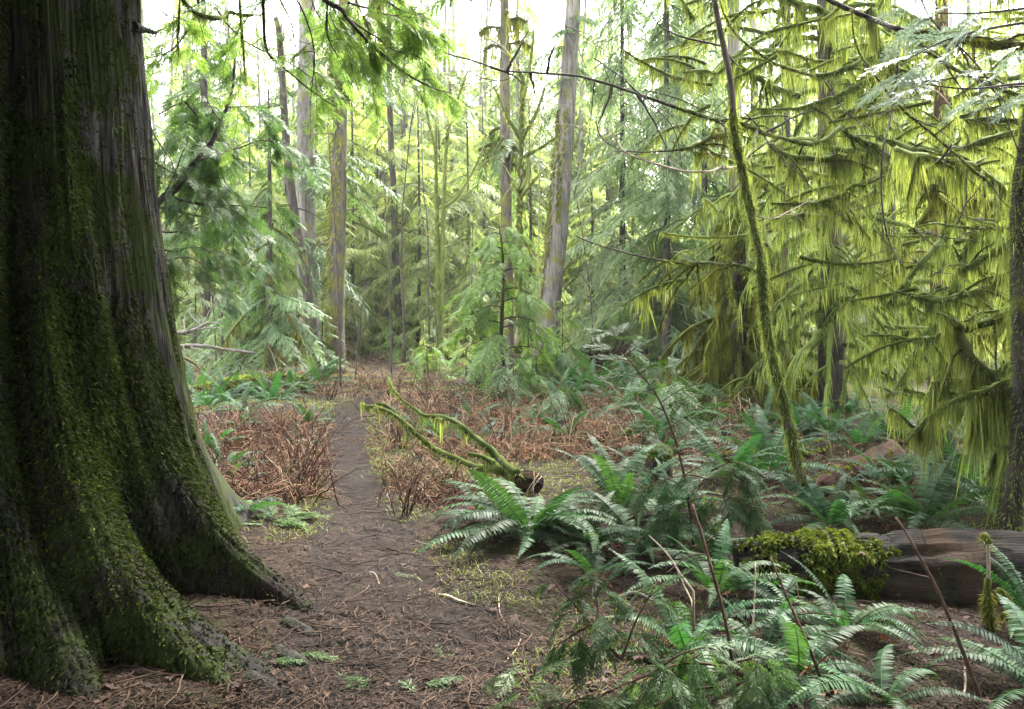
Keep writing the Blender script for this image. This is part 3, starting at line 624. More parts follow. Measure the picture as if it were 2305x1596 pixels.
for z0, z1, ln in [(2.6, 5.0, .8), (5.4, 6.6, .45), (8.2, 9.6, .7)]:
    for k in range(9):
        z = U(z0, z1); c = np.array([np.interp(z, ax[:, 2], ax[:, j]) for j in range(3)]); a = U(0, 2 * PI); L = U(.25, .8)
        hang_moss(g, np.array([c, c + [L * .6 * math.cos(a), L * .6 * math.sin(a), .02], c + [L * math.cos(a), L * math.sin(a), -.2 * L]]), .03, 60, ln, (.03, .07), 0, 1, -.1)
g.build('hanging_moss', M['hang_dark'], t)
# thinner and farther trunks
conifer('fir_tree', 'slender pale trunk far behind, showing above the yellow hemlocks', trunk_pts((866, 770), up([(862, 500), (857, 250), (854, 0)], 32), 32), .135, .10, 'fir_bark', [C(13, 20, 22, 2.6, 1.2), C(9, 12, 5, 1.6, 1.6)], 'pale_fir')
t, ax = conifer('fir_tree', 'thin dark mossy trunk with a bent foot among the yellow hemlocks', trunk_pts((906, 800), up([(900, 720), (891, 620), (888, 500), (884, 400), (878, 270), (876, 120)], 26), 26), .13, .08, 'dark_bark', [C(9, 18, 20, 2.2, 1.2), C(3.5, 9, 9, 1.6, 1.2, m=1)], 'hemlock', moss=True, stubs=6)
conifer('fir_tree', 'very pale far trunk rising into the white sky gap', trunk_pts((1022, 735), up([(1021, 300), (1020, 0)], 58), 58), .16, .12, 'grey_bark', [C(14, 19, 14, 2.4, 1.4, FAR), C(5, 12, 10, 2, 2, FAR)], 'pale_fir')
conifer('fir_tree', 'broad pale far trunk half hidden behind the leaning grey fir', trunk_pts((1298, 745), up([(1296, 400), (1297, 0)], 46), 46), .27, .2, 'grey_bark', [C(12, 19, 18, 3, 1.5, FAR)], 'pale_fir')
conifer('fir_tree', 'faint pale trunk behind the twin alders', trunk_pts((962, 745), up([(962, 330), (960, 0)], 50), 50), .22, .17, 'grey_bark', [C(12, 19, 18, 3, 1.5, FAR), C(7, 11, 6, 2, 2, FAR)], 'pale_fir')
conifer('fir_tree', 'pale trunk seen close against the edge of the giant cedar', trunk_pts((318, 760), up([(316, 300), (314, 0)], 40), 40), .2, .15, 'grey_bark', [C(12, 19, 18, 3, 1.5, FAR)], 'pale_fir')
conifer('fir_tree', 'dim mossy trunk behind the pale drooping cedar', trunk_pts((1526, 790), up([(1524, 600), (1522, 300), (1522, 0)], 26), 26), .12, .09, 'fir_bark', [C(10, 18, 22, 2.8, 1.5), C(5, 10, 14, 2.2, 2.2)], 'pale_fir')
conifer('fir_tree', 'grey trunk standing behind the hanging moss left of the leaning sapling', trunk_pts((1662, 850), up([(1660, 600), (1655, 300), (1650, 0)], 17), 17), .16, .12, 'grey_bark', [C(9, 17, 20, 2.8, 1.5)], 'fir')
# dark-stemmed conifer behind the cedar branch, young hemlocks
conifer('fir_tree', 'tall dark stemmed fir with layered branches against the sky beside the giant cedar', trunk_pts((462, 800), [(462, 500), (460, 250), (458, 40), (457, -160)], 24), .14, .05, 'dark_bark', [C(4, 12.5, 60, 2.6, .9, pitch=.25)], 'fir', stubs=3)
t, ax = conifer('young_hemlock', 'young hemlock with drooping mossy lower boughs, left of the mossy trunk at the bend', trunk_pts((606, 850), [(606, 700), (607, 500), (606, 350), (604, 200)], 18.0), .085, .02, 'dark_bark', [C(.5, 2.4, 17, 1.9, 1.5, pitch=.5, m=1, hl=.45, md=40), C(2.4, 6.3, 24, 1.4, .4, pitch=.4, m=1, hl=.2, md=14)], 'fir', moss=True, mmat='hang_dark')
for px, py, Y, zt, L, lab in [(500, 832, 19.5, 2.6, 1.2, 'small pale green hemlock sapling beside the giant cedar'), (440, 826, 22, 3.0, 1.5, 'pale hemlock sapling close to the edge of the giant cedar'), (668, 842, 20, 2.2, 1.0, 'short bushy hemlock in front of the thick grey fir')]:
    conifer('hemlock_sapling', lab, trunk_pts((px, py), [(px, HY - (zt - CH) / Y * F)], Y), .03, .008, 'dark_bark', [C(.3, zt, 24, L, .2, pitch=.25)], 'pale_fir')
hem = [(790, 27, 10.5, 2.7), (845, 29, 11.5, 2.9), (815, 33, 13, 3.2), (940, 26, 8.2, 2.5), (985, 29, 10, 2.8), (1050, 25, 8.0, 2.5), (1085, 30, 9.5, 2.7), (1190, 27, 8.6, 2.5), (900, 34, 13, 3.2), (560, 27, 8, 2.6), (640, 30, 9, 2.7), (420, 30, 11, 3.0)]
labs = ['yellow green hemlock right of the mossy trunk at the trail bend', 'yellow hemlock in front of the slender far trunk', 'taller pale hemlock behind the pair right of the bend', 'low yellow hemlock right of the thin dark mossy trunk', 'yellow hemlock behind the twin alders', 'short yellow hemlock left of the shaggy collared fir', 'pale hemlock behind the shaggy collared fir', 'yellow hemlock between the collared fir and the leaning grey fir', 'tall pale hemlock behind the thin dark mossy trunk', 'yellow hemlock behind the young drooping hemlock', 'yellow hemlock behind the crooked dark trunk', 'pale hemlock in the gap beside the giant cedar']
hem += [(1420, 28, 10, 2.8), (1690, 19, 7.5, 2.4), (1790, 22, 8.5, 2.6), (1960, 20, 7, 2.4), (2060, 23, 8, 2.6), (2220, 19, 7, 2.4), (2370, 21, 8, 2.6), (370, 26, 7, 2.4), (740, 25, 5.5, 2.0), (1330, 24, 6, 2.2)]
labs += ['hemlock behind the pale drooping cedars', 'hemlock behind the leaning sapling', 'hemlock in the gap left of the big curtained conifer', 'hemlock in the gap right of the big curtained conifer', 'hemlock behind the reddish stemmed tree', 'hemlock behind the maple limbs at the right', 'hemlock in the far right corner of the wood', 'hemlock hugging the edge of the giant cedar', 'low hemlock between the thick grey fir and the bend trunk', 'low hemlock right of the leaning grey fir foot']
for (px, Y, zt, L), lab in zip(hem, labs):
    conifer('hemlock', lab, trunk_pts((px, 790), [(px + 4, HY - (zt * .5 - CH) / Y * F), (px, HY - (zt + .018 * (Y - 20) - CH) / Y * F)], Y), .07, .02, 'dark_bark', [C(.5, zt * .7, 26, L, L * .7, pitch=.3, m=1, hl=.35, md=9), C(zt * .7, zt, 18, L * .7, .2, pitch=.15)], 'hemlock', moss=True, mmat='hang', group='yellow hemlocks beyond the trail bend')
for k in range(30):
    Y = U(17, 27); px = U(470, 1660); h = U(.6, 2.0); x = (px - CX) / F * Y
    if abs(x - path_x(min(Y, 14))) < .8 and Y < 19: continue
    b = HY + (CH - float(gh(x, Y))) / Y * F
    conifer('hemlock_seedling', 'knee to head high conifer seedling crowding the foot of the far trunks', trunk_pts((px, b), [(px, HY - (h - CH) / Y * F)], Y), .02, .006, 'dark_bark', [C(.1, h + float(gh(x, Y)), 20, .35 + .3 * h, .12, pitch=.2)], ['hemlock', 'cedar_lit', 'fir'][k % 3], group='conifer seedlings at the foot of the far trunks')
# pale drooping cedars between the leaning fir and the moss curtain
for px, Y, zt, L, lab in [(1500, 17.5, 15, 3.0, 'pale blue green drooping cedar filling the gap right of the leaning fir'), (1400, 21, 15, 2.8, 'pale drooping cedar behind, nearer the leaning fir'), (1585, 20, 17, 3.0, 'pale cedar close behind the moss hung boughs')]:
    conifer('drooping_cedar', lab, trunk_pts((px, 830), [(px, 400), (px, HY - (zt - CH) / Y * F)], Y), .10, .02, 'dark_bark', [C(.6, zt, 84, L, .9, FIR[1:2] + SPRAYM[:0] + FIR[3:], pitch=.35, dt=-.05)], 'pale_fir')

# far wood: individual trees while they can be told apart, then one mass
far_g, far_t, far_h = Geo(), Geo(), Geo()
def py_top(px):
    if 330 < px < 720: return U(-260, 280)
    if 950 < px < 1290: return U(-200, 260)
    return U(-260, 160)
k = 0
while k < 236:
    Y = U(32, 95) ; px = U(-150, 2450); x = (px - CX) / F * Y
    zt = CH + (HY - py_top(px)) / F * Y
    if k >= 190:
        px = U(690, 1350); Y = U(34, 60); x = (px - CX) / F * Y; zt = CH + (HY - U(90, 380)) / F * Y
        if k % 3 == 0: px = rng.choice([U(340, 560), U(940, 1290), U(560, 740)]); Y = U(38, 60); x = (px - CX) / F * Y; zt = CH + (HY - U(-180, 80)) / F * Y
    if zt < 4: continue
    z0 = float(gh(x, Y)); ax = np.array([[x, Y, z0 - .2], [x + U(-.2, .2), Y, zt * .5], [x + U(-.4, .4), Y, zt]])
    tube(far_t, spline(ax, 6), np.linspace(U(.12, .3), .03, 6), 6, .5, .05)
    crown_branches(far_h if (k % 3 == 0 or (690 < px < 1350 and k % 3 == 1)) else far_g, None, spline(ax, 10), z0 + U(.3, 2.5), zt, 52, U(2.4, 3.8), .6, FAR, pitch=.3, dt=U(-.3, .35), power=1.6); k += 1
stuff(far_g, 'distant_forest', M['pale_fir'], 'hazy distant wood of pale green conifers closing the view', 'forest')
stuff(far_h, 'distant_forest', M['hemlock'], 'yellow green part of the distant wood, mossy hemlocks far off', 'forest')
far_t.build('trunk', M['grey_bark'], bpy.data.objects['distant_forest'])
bpy.data.objects['distant_forest'].children[0]['kind'] = 'stuff'
# ------------------------------------------------------------------ thin deciduous saplings of the middle distance
def sapling(name, label, stems, Y, r, branches=(), mat='alder_bark', twn=14, mossy=None, group=None, cat='sapling', twl=.9):
    b = P(stems[0][0][0], stems[0][0][1], Y); t = thing(name, label, cat, (b[0], Y, float(gh(b[0], Y))), group)
    for st in stems:
        q = trace(st, Y, Y + .1, wob=.03); g = Geo(); tube(g, q, np.linspace(r, r * .3, len(q)), 7, .4, .1); twiglets(q, twn, twl, g, r * .22, .1, .25); s = g.build('stem', M[mat], t, True)
        if mossy: g = Geo(); hang_moss(g, q, np.linspace(r, r * .3, len(q)), 30, mossy, (.012, .03), 0, .75, .1, .7); g.build('moss', M['hang'], s)
    for br in branches:
        q = trace(br, Y, Y + U(-.5, .5), wob=.05); g = Geo(); tube(g, q, np.linspace(r * .5, r * .15, len(q)), 5, .4, .1); twiglets(q, 4, twl * .6, g, r * .15, .1, .3); b = g.build('branch', M[mat], t, True)
        if mossy: g = Geo(); hang_moss(g, q, np.linspace(r * .5, r * .15, len(q)), 30, mossy, (.012, .03), 0, .8, .1, .7); g.build('moss', M['hang'], b)
    return t
sapling('alder_sapling', 'twin stemmed mossy alder sapling between the hemlocks and the cedar sapling', [z3([(440, 2420), (432, 1900), (425, 1590), (420, 1300), (415, 1000), (420, 700), (430, 400)]), z3([(450, 2420), (455, 1900), (465, 1590), (472, 1350), (482, 1100), (495, 900), (498, 650), (500, 420)])], 17.5, .05,
        [z3([(490, 950), (560, 700), (620, 520), (640, 470)]), z3([(470, 1420), (560, 1350), (660, 1190), (720, 1060), (770, 930)]), z3([(418, 1050), (360, 800), (330, 560), (345, 400)])], mossy=.12)
sapling('alder_sapling', 'single mossy alder sapling with upswept forks in front of the shaggy collared fir', [z3([(975, 2420), (980, 1900), (985, 1590), (990, 1350), (1000, 1000), (1003, 700), (1010, 560), (960, 450), (880, 330), (750, 250)])], 15.5, .06,
        [z3([(1000, 955), (900, 800), (840, 650), (790, 560)]), z3([(1010, 945), (1100, 780), (1150, 640), (1180, 520)]), z3([(1003, 1340), (1100, 1220), (1180, 1140)]), z3([(985, 1320), (945, 1270), (945, 1220)]), z3([(1005, 1080), (1150, 1000), (1350, 860)]), z3([(1008, 700), (1050, 500), (1080, 280), (1090, 100)]), z3([(1000, 1300), (1040, 1200), (1050, 1050), (1080, 960)])], mossy=.16)
sapling('bare_sapling', 'whip thin bare sapling beside the bent dark trunk', [z3([(200, 2480), (190, 2000), (178, 1800), (185, 1590), (190, 1400), (220, 1100), (245, 850), (272, 700)])], 17, .028, [z3([(185, 1550), (300, 1350), (360, 1250)]), z3([(240, 880), (265, 780), (300, 640)])], 'twig', 10)
sapling('bare_sapling', 'thin bare sapling between the single alder and the leaning fir', [z3([(1110, 2400), (1112, 1900), (1120, 1590), (1125, 1200), (1120, 900), (1100, 600)])], 16.5, .026, [], 'alder_bark', 12)
sapling('bare_sapling', 'faint bare sapling left of the twin alder stems', [z3([(370, 2300), (360, 1590), (330, 1300), (320, 1000), (318, 800)])], 19, .018, [], 'twig', 8)
# young redcedar in the centre
def young_cedar(name, label, axis, r, nb, L0, L1, tm, z0, Ls=.45, mat='cedar', dens=10, droop=.42, cat='young tree', smin=.7, smax=1.2, bmat='dark_bark'):
    t = thing(name, label, cat, axis[0]); ax = spline(axis, 20)
    g = Geo(); tube(g, ax, np.linspace(r, r * .2, 20), 7, .4, .1); g.build('stem', M[bmat], t, True)
    gb, gf = Geo(), Geo()
    for k in range(nb):
        f = (k + U(0, 1)) / nb; z = z0 + (ax[-1, 2] - z0) * f; c = np.array([np.interp(z, ax[:, 2], ax[:, j]) for j in range(3)])
        a = k * 2.4 + U(-.4, .4); L = (L0 + (L1 - L0) * f) * U(.5, 1.25); s = np.linspace(0, 1, 8)[:, None]
        q = c + s * [L * math.cos(a), L * math.sin(a), .42 * L] + s ** 2 * [0, 0, -droop * 1.7 * L]
        tube(gb, q, np.linspace(r * .3, .003, 8), 4, .4, cap=False)
        n = int(3 + L * dens); B, tt, T = along(q, n, .15, 1)
        for b, d in zip(B, T):
            az = math.atan2(d[1], d[0]) + rng.choice([-1, 1]) * U(.1, .9)
            gf.put(tm[rng.integers(len(tm))], rotz(az) @ roty(U(.15, .9)) @ rotx(rng.normal(0, .3)) * Ls / .42 * U(smin, smax), b, rng.normal(.05, .15))
    gb.build('branch', M[bmat], t); gf.build('foliage', M[mat], t)
    return t
b = G(1140, 868); young_cedar('redcedar_sapling', 'bright green redcedar with drooping fans before the fir trunks, centre of the view', [b, P(1128, 780, b[1]), P(1132, 650, b[1]), P(1130, 560, b[1]), P(1122, 505, b[1])], .045, 22, 1.25, .4, SPRAYM, b[2] + .6, .34, 'cedar_lit', 6)
b = G(965, 858); young_cedar('redcedar_sapling', 'low bushy redcedar seedling to the left of the centre sapling', [b, P(962, 815, b[1]), P(960, 775, b[1])], .02, 10, .6, .2, SPRAYM, b[2] + .1, .2, 'cedar_lit', 9)
b = G(1210, 880); young_cedar('redcedar_sapling', 'low dull redcedar seedling at the foot of the leaning grey fir', [b, P(1208, 840, b[1]), P(1205, 780, b[1])], .02, 10, .6, .2, SPRAYM, b[2] + .1, .22, 'cedar_lit', 9)

for k in range(11):
    px = U(480, 1600); Y = U(12.5, 24); b0 = HY + CH / Y * F; tp = U(150, 620); dx = rng.normal(0, 40)
    sapling('bare_sapling', 'thin bare understory stem standing among the bigger trees', [[(px, b0), (px + dx * .3, (b0 + tp) * .5), (px + dx, tp)]], Y, U(.012, .024), [[(px + dx * .3, (b0 + tp) * .5), (px + dx * .3 + rng.normal(0, 50), (b0 + tp) * .5 - 80)]], 'twig', 8, group='thin bare understory stems', twl=.7)
for k in range(9):
    px, py = U(880, 1620), U(858, 950); b = G(px, py); h = U(.35, .8)
    young_cedar('redcedar_seedling', 'small green redcedar seedling in the brown bracken beyond the fallen branch', [b, b + [.02, 0, h * .5], b + [0, 0, h]], .012, 9, .42 * h + .15, .15, SPRAY, b[2] + .08, .45, 'cedar', 9)['group'] = 'redcedar seedlings in the bracken'
# ------------------------------------------------------------------ right hand side: moss hung trees
def mossy_limb(parent, pts, Y0, Y1, r0, r1, dens, hl, mat='dark_bark', mm='hang', lo=0., hi=1., w=(.004, .010), tw=0, thick=1.0, name='branch', side=True):
    q = trace(pts, Y0, Y1, wob=.10); g = Geo(); tube(g, q, np.linspace(r0, r1, len(q)), 6, .4, .12); gm = Geo()
    if dens > 40 and side:
        for p in twiglets(q, int(3 + seglen(q) * 4.5), .38, g, max(r1 * .5, .004), .35, lo, hi): hang_moss(gm, p, np.linspace(.007, .003, 7), dens * .55, hl * .75, w, 0, 1, rng.normal(-.05, .15), .8)
    if tw: twiglets(q, tw, .6, g, max(r1 * .6, .003), .15)
    b = g.build(name, M[mat], parent, True)
    if dens: g = gm; hang_moss(g, q, np.linspace(r0, r1, len(q)), dens, hl, w, lo, hi, 0, thick); g.build('hanging_moss', M[mm], b)
    return q, b
maple_b = G(2262, 1215)
maple = thing('mossy_maple', 'moss hung maple with arching limbs and long yellow green moss, at the right edge', 'tree', maple_b)
mt = np.vstack([maple_b - [0, 0, .1], P(2280, 1120, maple_b[1]), P(2300, 1000, maple_b[1]), P(2302, 820, maple_b[1]), P(2298, 600, maple_b[1] + .1), P(2300, 430, maple_b[1] + .2), P(2330, 200, maple_b[1] + .3), P(2360, -200, maple_b[1] + .4)])
g = Geo(); tube(g, spline(mt, 40), np.linspace(.085, .06, 40), 10, .5, .08); tr = g.build('trunk', M['dark_bark'], maple, True)
g = Geo(); hang_moss(g, mt[:4], [.085, .08, .08, .075], 160, .18, (.005, .013), 0, 1, 0, .25, sleeve=False); hang_moss(g, mt[3:], .075, 200, .3, (.005, .014), 0, 1, 0, .35, sleeve=False); g.build('moss', M['hang'], tr)
D = [  # traced limbs: points, depth range, radii, strands per metre, strand length, options
 (z4([(1090, 440), (1180, 430), (1300, 390), (1390, 350), (1450, 340), (1560, 300)]), 8.2, 8.8, .018, .022, 130, .22, {}),
 (z4([(1090, 440), (1000, 415), (890, 380), (800, 330), (680, 240), (600, 140), (550, 20), (540, -60)]), 8.2, 7.4, .016, .006, 6, .1, dict(thick=.1, tw=4, mat='twig')),
 (z4([(870, 290), (960, 310), (1050, 340), (1130, 355), (1250, 355), (1330, 345), (1440, 320), (1560, 270)]), 9.0, 9.4, .008, .018, 130, .24, {}),
 (z4([(620, 350), (700, 410), (780, 460), (850, 500), (930, 530), (1010, 560)]), 8.6, 9.2, .014, .022, 150, .30, {}),
 (z4([(760, 632), (960, 630), (1060, 610), (1150, 580), (1220, 560), (1290, 525), (1350, 500), (1440, 445), (1540, 400), (1640, 350)]), 8.4, 9.0, .006, .026, 150, .30, {}),
 (z4([(1290, 690), (1340, 640), (1400, 590), (1480, 540), (1580, 480)]), 9.0, 9.4, .010, .020, 150, .26, {}),
 (z4([(1350, 690), (1430, 650), (1520, 590), (1600, 560)]), 8.8, 9.0, .012, .02, 150, .22, {}),
 (z4([(1400, 60), (1425, 130), (1440, 180), (1470, 280), (1500, 350), (1560, 400), (1620, 440), (1680, 490)]), 7.6, 8.0, .040, .022, 220, .22, {}),
 (z4([(1680, 490), (1740, 512), (1800, 530), (1870, 600)]), 8.0, 8.1, .014, .008, 0, 0, dict(mat='pale_twig')),
 (z4([(1100, 830), (1160, 810), (1220, 760), (1250, 740), (1290, 780), (1370, 820), (1440, 845), (1480, 850)]), 7.0, 7.2, .010, .022, 140, .20, {}),
 (z4([(830, 830), (890, 880), (960, 910), (1080, 920), (1200, 920), (1310, 910), (1400, 890), (1500, 850)]), 7.3, 7.6, .012, .026, 190, .26, {}),
 (z4([(1470, 800), (1540, 825), (1620, 855), (1680, 870), (1760, 885), (1850, 890), (1890, 870), (1980, 850), (2070, 820), (2170, 790), (2300, 770), (2420, 760)]), 7.4, 6.6, .016, .026, 160, .32, {}),
 (z4([(1560, 860), (1640, 890), (1720, 905), (1800, 925), (1900, 935), (2000, 960), (2090, 1020), (2160, 1080), (2220, 1150), (2265, 1250), (2300, 1400)]), 6.9, 5.9, .014, .026, 230, .34, dict(thick=.9)),
 (z4([(1620, 960), (1700, 975), (1800, 1000), (1900, 1000), (2020, 1010)]), 7.6, 7.2, .012, .024, 190, .30, {}),
 (z4([(1640, 1010), (1700, 1060), (1760, 1090), (1850, 1140), (1930, 1170), (2040, 1160), (2150, 1190)]), 7.4, 6.6, .010, .020, 150, .26, dict(mm='hang_dark')),
 (z4([(840, 1180), (1010, 1180), (1110, 1180), (1200, 1150), (1270, 1120), (1330, 1090), (1420, 1045), (1480, 1010), (1560, 960)]), 7.8, 8.2, .005, .030, 190, .24, dict(thick=1.3)),
 (z4([(1000, 1260), (1130, 1240), (1250, 1200), (1380, 1140), (1450, 1100)]), 8.6, 9, .008, .016, 170, .3, {}),
 (z4([(820, -60), (940, 0), (1010, 30), (1090, 45), (1160, 75), (1240, 90), (1330, 80), (1400, 90), (1480, 120)]), 8.2, 8.8, .018, .028, 160, .34, {}),
 (z4([(1120, -40), (1180, 0), (1260, 40), (1400, 100), (1500, 140), (1580, 170), (1680, 185), (1780, 200), (1880, 215), (1960, 225), (2050, 240), (2150, 260), (2300, 270), (2420, 280)]), 6.6, 6.0, .018, .030, 90, .16, dict(mm='hang_dark', lo=.45)),
 (z4([(1580, 170), (1620, 190), (1700, 260), (1790, 330), (1900, 400), (2000, 440), (2100, 490), (2230, 540), (2380, 570)]), 6.3, 5.8, .008, .016, 8, .08, dict(thick=.15, mat='twig', tw=10)),
 (z4([(1310, 60), (1320, 200), (1360, 320), (1430, 420), (1520, 540), (1620, 650), (1720, 730), (1870, 860), (1920, 900), (2010, 990), (2090, 1040)]), 6.2, 5.6, .006, .010, 4, .06, dict(thick=.1, mat='twig', tw=8)),
 (z4([(1970, 700), (2090, 690), (2300, 705), (2400, 710)]), 7.6, 7.2, .012, .02, 180, .36, {}), (z4([(1960, 760), (2050, 740), (2200, 740), (2300, 745), (2400, 740)]), 8.4, 8, .012, .02, 180, .36, {}),
 (z4([(1540, 1370), (1640, 1330), (1780, 1295), (1900, 1310), (2050, 1325), (2200, 1320), (2300, 1330), (2400, 1335)]), 6.2, 5.8, .005, .012, 8, .06, dict(thick=.2, mat='twig', tw=6)),
 (z4([(1820, 1120), (1880, 1170), (1950, 1240), (2050, 1280), (2180, 1310), (2300, 1330)]), 6.4, 5.8, .005, .012, 4, .06, dict(thick=.1, mat='twig', tw=6)),
 (z4([(1590, 200), (1560, 500), (1530, 700), (1490, 860), (1480, 1080), (1500, 1300), (1540, 1430), (1600, 1540)]), 6.4, 6.2, .009, .004, 0, 0, dict(mat='twig', tw=12)),
 (z4([(1700, -40), (1760, 100), (1900, 240), (2020, 360), (2130, 520), (2230, 760), (2300, 950)]), 6.2, 5.8, .007, .004, 0, 0, dict(mat='twig', tw=10)),
 (z4([(1800, 945), (1845, 900), (1885, 840)]), 6.1, 6.0, .012, .008, 0, 0, dict(mat='dark_bark')),
 (z7([(1420, 580), (1470, 510), (1560, 400), (1640, 300), (1730, 200), (1760, 140), (1800, 60)]), 7.6, 7.4, .012, .026, 200, .26, {}),
 (z7([(1840, 380), (1890, 350), (1960, 310), (2060, 260), (2160, 200)]), 7.0, 6.6, .012, .026, 200, .30, {}),
 (z7([(1850, 520), (1940, 500), (2040, 460), (2130, 400), (2210, 350)]), 6.8, 6.2, .016, .026, 170, .22, {}),
 (z7([(1555, 640), (1550, 560), (1552, 512), (1600, 530), (1700, 545), (1790, 535), (1880, 500)]), 6.8, 6.5, .010, .020, 140, .22, {}),
 (z7([(1860, 715), (1960, 690), (2050, 660), (2110, 645), (2200, 600)]), 6.2, 6.0, .018, .024, 90, .10, {}),
 (z7([(1420, 1110), (1470, 1050), (1530, 970), (1590, 860), (1640, 760), (1700, 690), (1740, 620), (1800, 540), (1830, 420), (1900, 240), (1960, 100)]), 7.6, 7.0, .006, .036, 180, .24, dict(thick=1.2)),
 (z7([(1190, 880), (1220, 940), (1280, 950), (1340, 940), (1400, 890), (1450, 840), (1500, 780), (1560, 700)]), 8.2, 8.0, .016, .026, 220, .30, {}),
 (z7([(1780, 760), (1785, 700), (1800, 680), (1840, 740), (1880, 820), (1930, 900), (2000, 970), (2060, 1040)]), 6.3, 6.1, .022, .024, 230, .38, dict(thick=1.4)),
 (z7([(2100, 660), (2115, 600), (2150, 600), (2200, 650), (2225, 700)]), 5.9, 5.8, .02, .02, 260, .30, {}),
 (z7([(1650, 760), (1660, 800), (1690, 880), (1740, 970), (1770, 1010)]), 6.8, 6.9, .014, .01, 220, .36, {}),
 (z7([(1660, 1130), (1740, 1110), (1830, 1080), (1920, 1040), (2010, 1000), (2100, 960), (2200, 900)]), 6.6, 6.2, .008, .024, 230, .28, {}),
 (z7([(1540, 1340), (1620, 1280), (1680, 1220), (1740, 1180), (1830, 1130), (1930, 1100), (2020, 1075), (2110, 1030), (2225, 1025), (2320, 1030)]), 6.2, 5.7, .006, .024, 300, .36, dict(thick=1.2)),
 (z7([(1950, 1010), (2010, 1040), (2060, 1060), (2130, 1050)]), 6.0, 5.9, .02, .02, 420, .95, dict(w=(.012, .026))),
 (z7([(2060, 1400), (2110, 1420), (2160, 1400), (2200, 1330), (2240, 1240), (2290, 1150)]), 5.8, 5.6, .010, .030, 260, .5, {}),
 (z7([(1600, 980), (1640, 900), (1720, 760), (1820, 640), (1960, 560)]), 8.8, 8.6, .010, .022, 170, .28, dict(mm='hang_dark')),
 (z7([(1500, 330), (1530, 240), (1590, 120), (1680, 0), (1720, -120)]), 9.4, 9.0, .012, .03, 140, .30, dict(mm='hang_dark')),
 (z7([(1700, 480), (1800, 420), (1900, 330), (2000, 260), (2120, 180)]), 8.4, 8.0, .010, .02, 190, .30, {}), (z7([(1740, 820), (1820, 780), (1960, 760), (2080, 740)]), 8.6, 8.2, .010, .02, 150, .30, dict(mm='hang_dark')),
]
for pts, Y0, Y1, r0, r1, dn, hl, op in D: mossy_limb(maple, pts, Y0, Y1, r0, r1, int(dn * 2.3), hl, **op)
# fill of smaller moss hung twigs all through the maple's spread
gw, gm = Geo(), Geo()
for k in range(125):
    px, py = U(1540, 2420), U(-100, 640); Y = U(7.5, 10.0); c = P(px, py, Y); a = U(0, 2 * PI); L = U(.4, 1.3); s = np.linspace(0, 1, 7)[:, None]
    q = c + s * [L * math.cos(a), .5 * L * math.sin(a), U(-.3, .5) * L] + s ** 2 * [0, 0, U(-.5, .3) * L]
    tube(gw, q, np.linspace(.012, .004, 7), 5, .4, .1); hang_moss(gm, q, np.linspace(.012, .004, 7), 260, U(.15, .36), (.004, .012), 0, 1, rng.normal(0, .1), 1.0)
for k in range(34):
    px, py = U(1980, 2420), U(520, 900); Y = U(6.8, 8.5); c = P(px, py, Y); a = U(0, 2 * PI); L = U(.4, 1.1); s = np.linspace(0, 1, 7)[:, None]
    q = c + s * [L * math.cos(a), .5 * L * math.sin(a), U(-.3, .7) * L] + s ** 2 * [0, 0, U(-.5, .2) * L]
    tube(gw, q, np.linspace(.012, .004, 7), 5, .4, .1); hang_moss(gm, q, np.linspace(.012, .004, 7), 260, U(.2, .4), (.004, .012), 0, 1, rng.normal(0, .1), 1.0)
gw.build('twigs', M['dark_bark'], maple); gm.build('hanging_moss', M['hang'], maple)
gf = Geo()
for k in range(40):   # cedar sprays at the top right belong to a bough reaching in
    px, py = U(2020, 2330), U(10, 250); gf.put(SPRAYF[k % 3], rotz(U(PI * .8, PI * 1.3)) @ roty(U(-.1, .5)) @ rotx(rng.normal(.4, .4)) * U(.7, 1.3), P(px, py, U(5.0, 5.8)), .25)
b = P(2330, 60, 5.4); t = thing('cedar_bough', 'silvery green cedar bough reaching in at the top right corner', 'branch', b)
g = Geo(); [tube(g, trace(pp, 5.5, 5.2), np.linspace(.012, .004, 4 * len(pp)), 5, .4, .1) for pp in ([(2400, 40), (2250, 60), (2130, 90), (2030, 140)], [(2400, 180), (2280, 190), (2180, 200), (2080, 190)], [(2400, 10), (2300, 20), (2200, 30), (2110, 30)])]
g.build('twigs', M['twig'], t); gf.build('foliage', M['cedar_pale'], t)

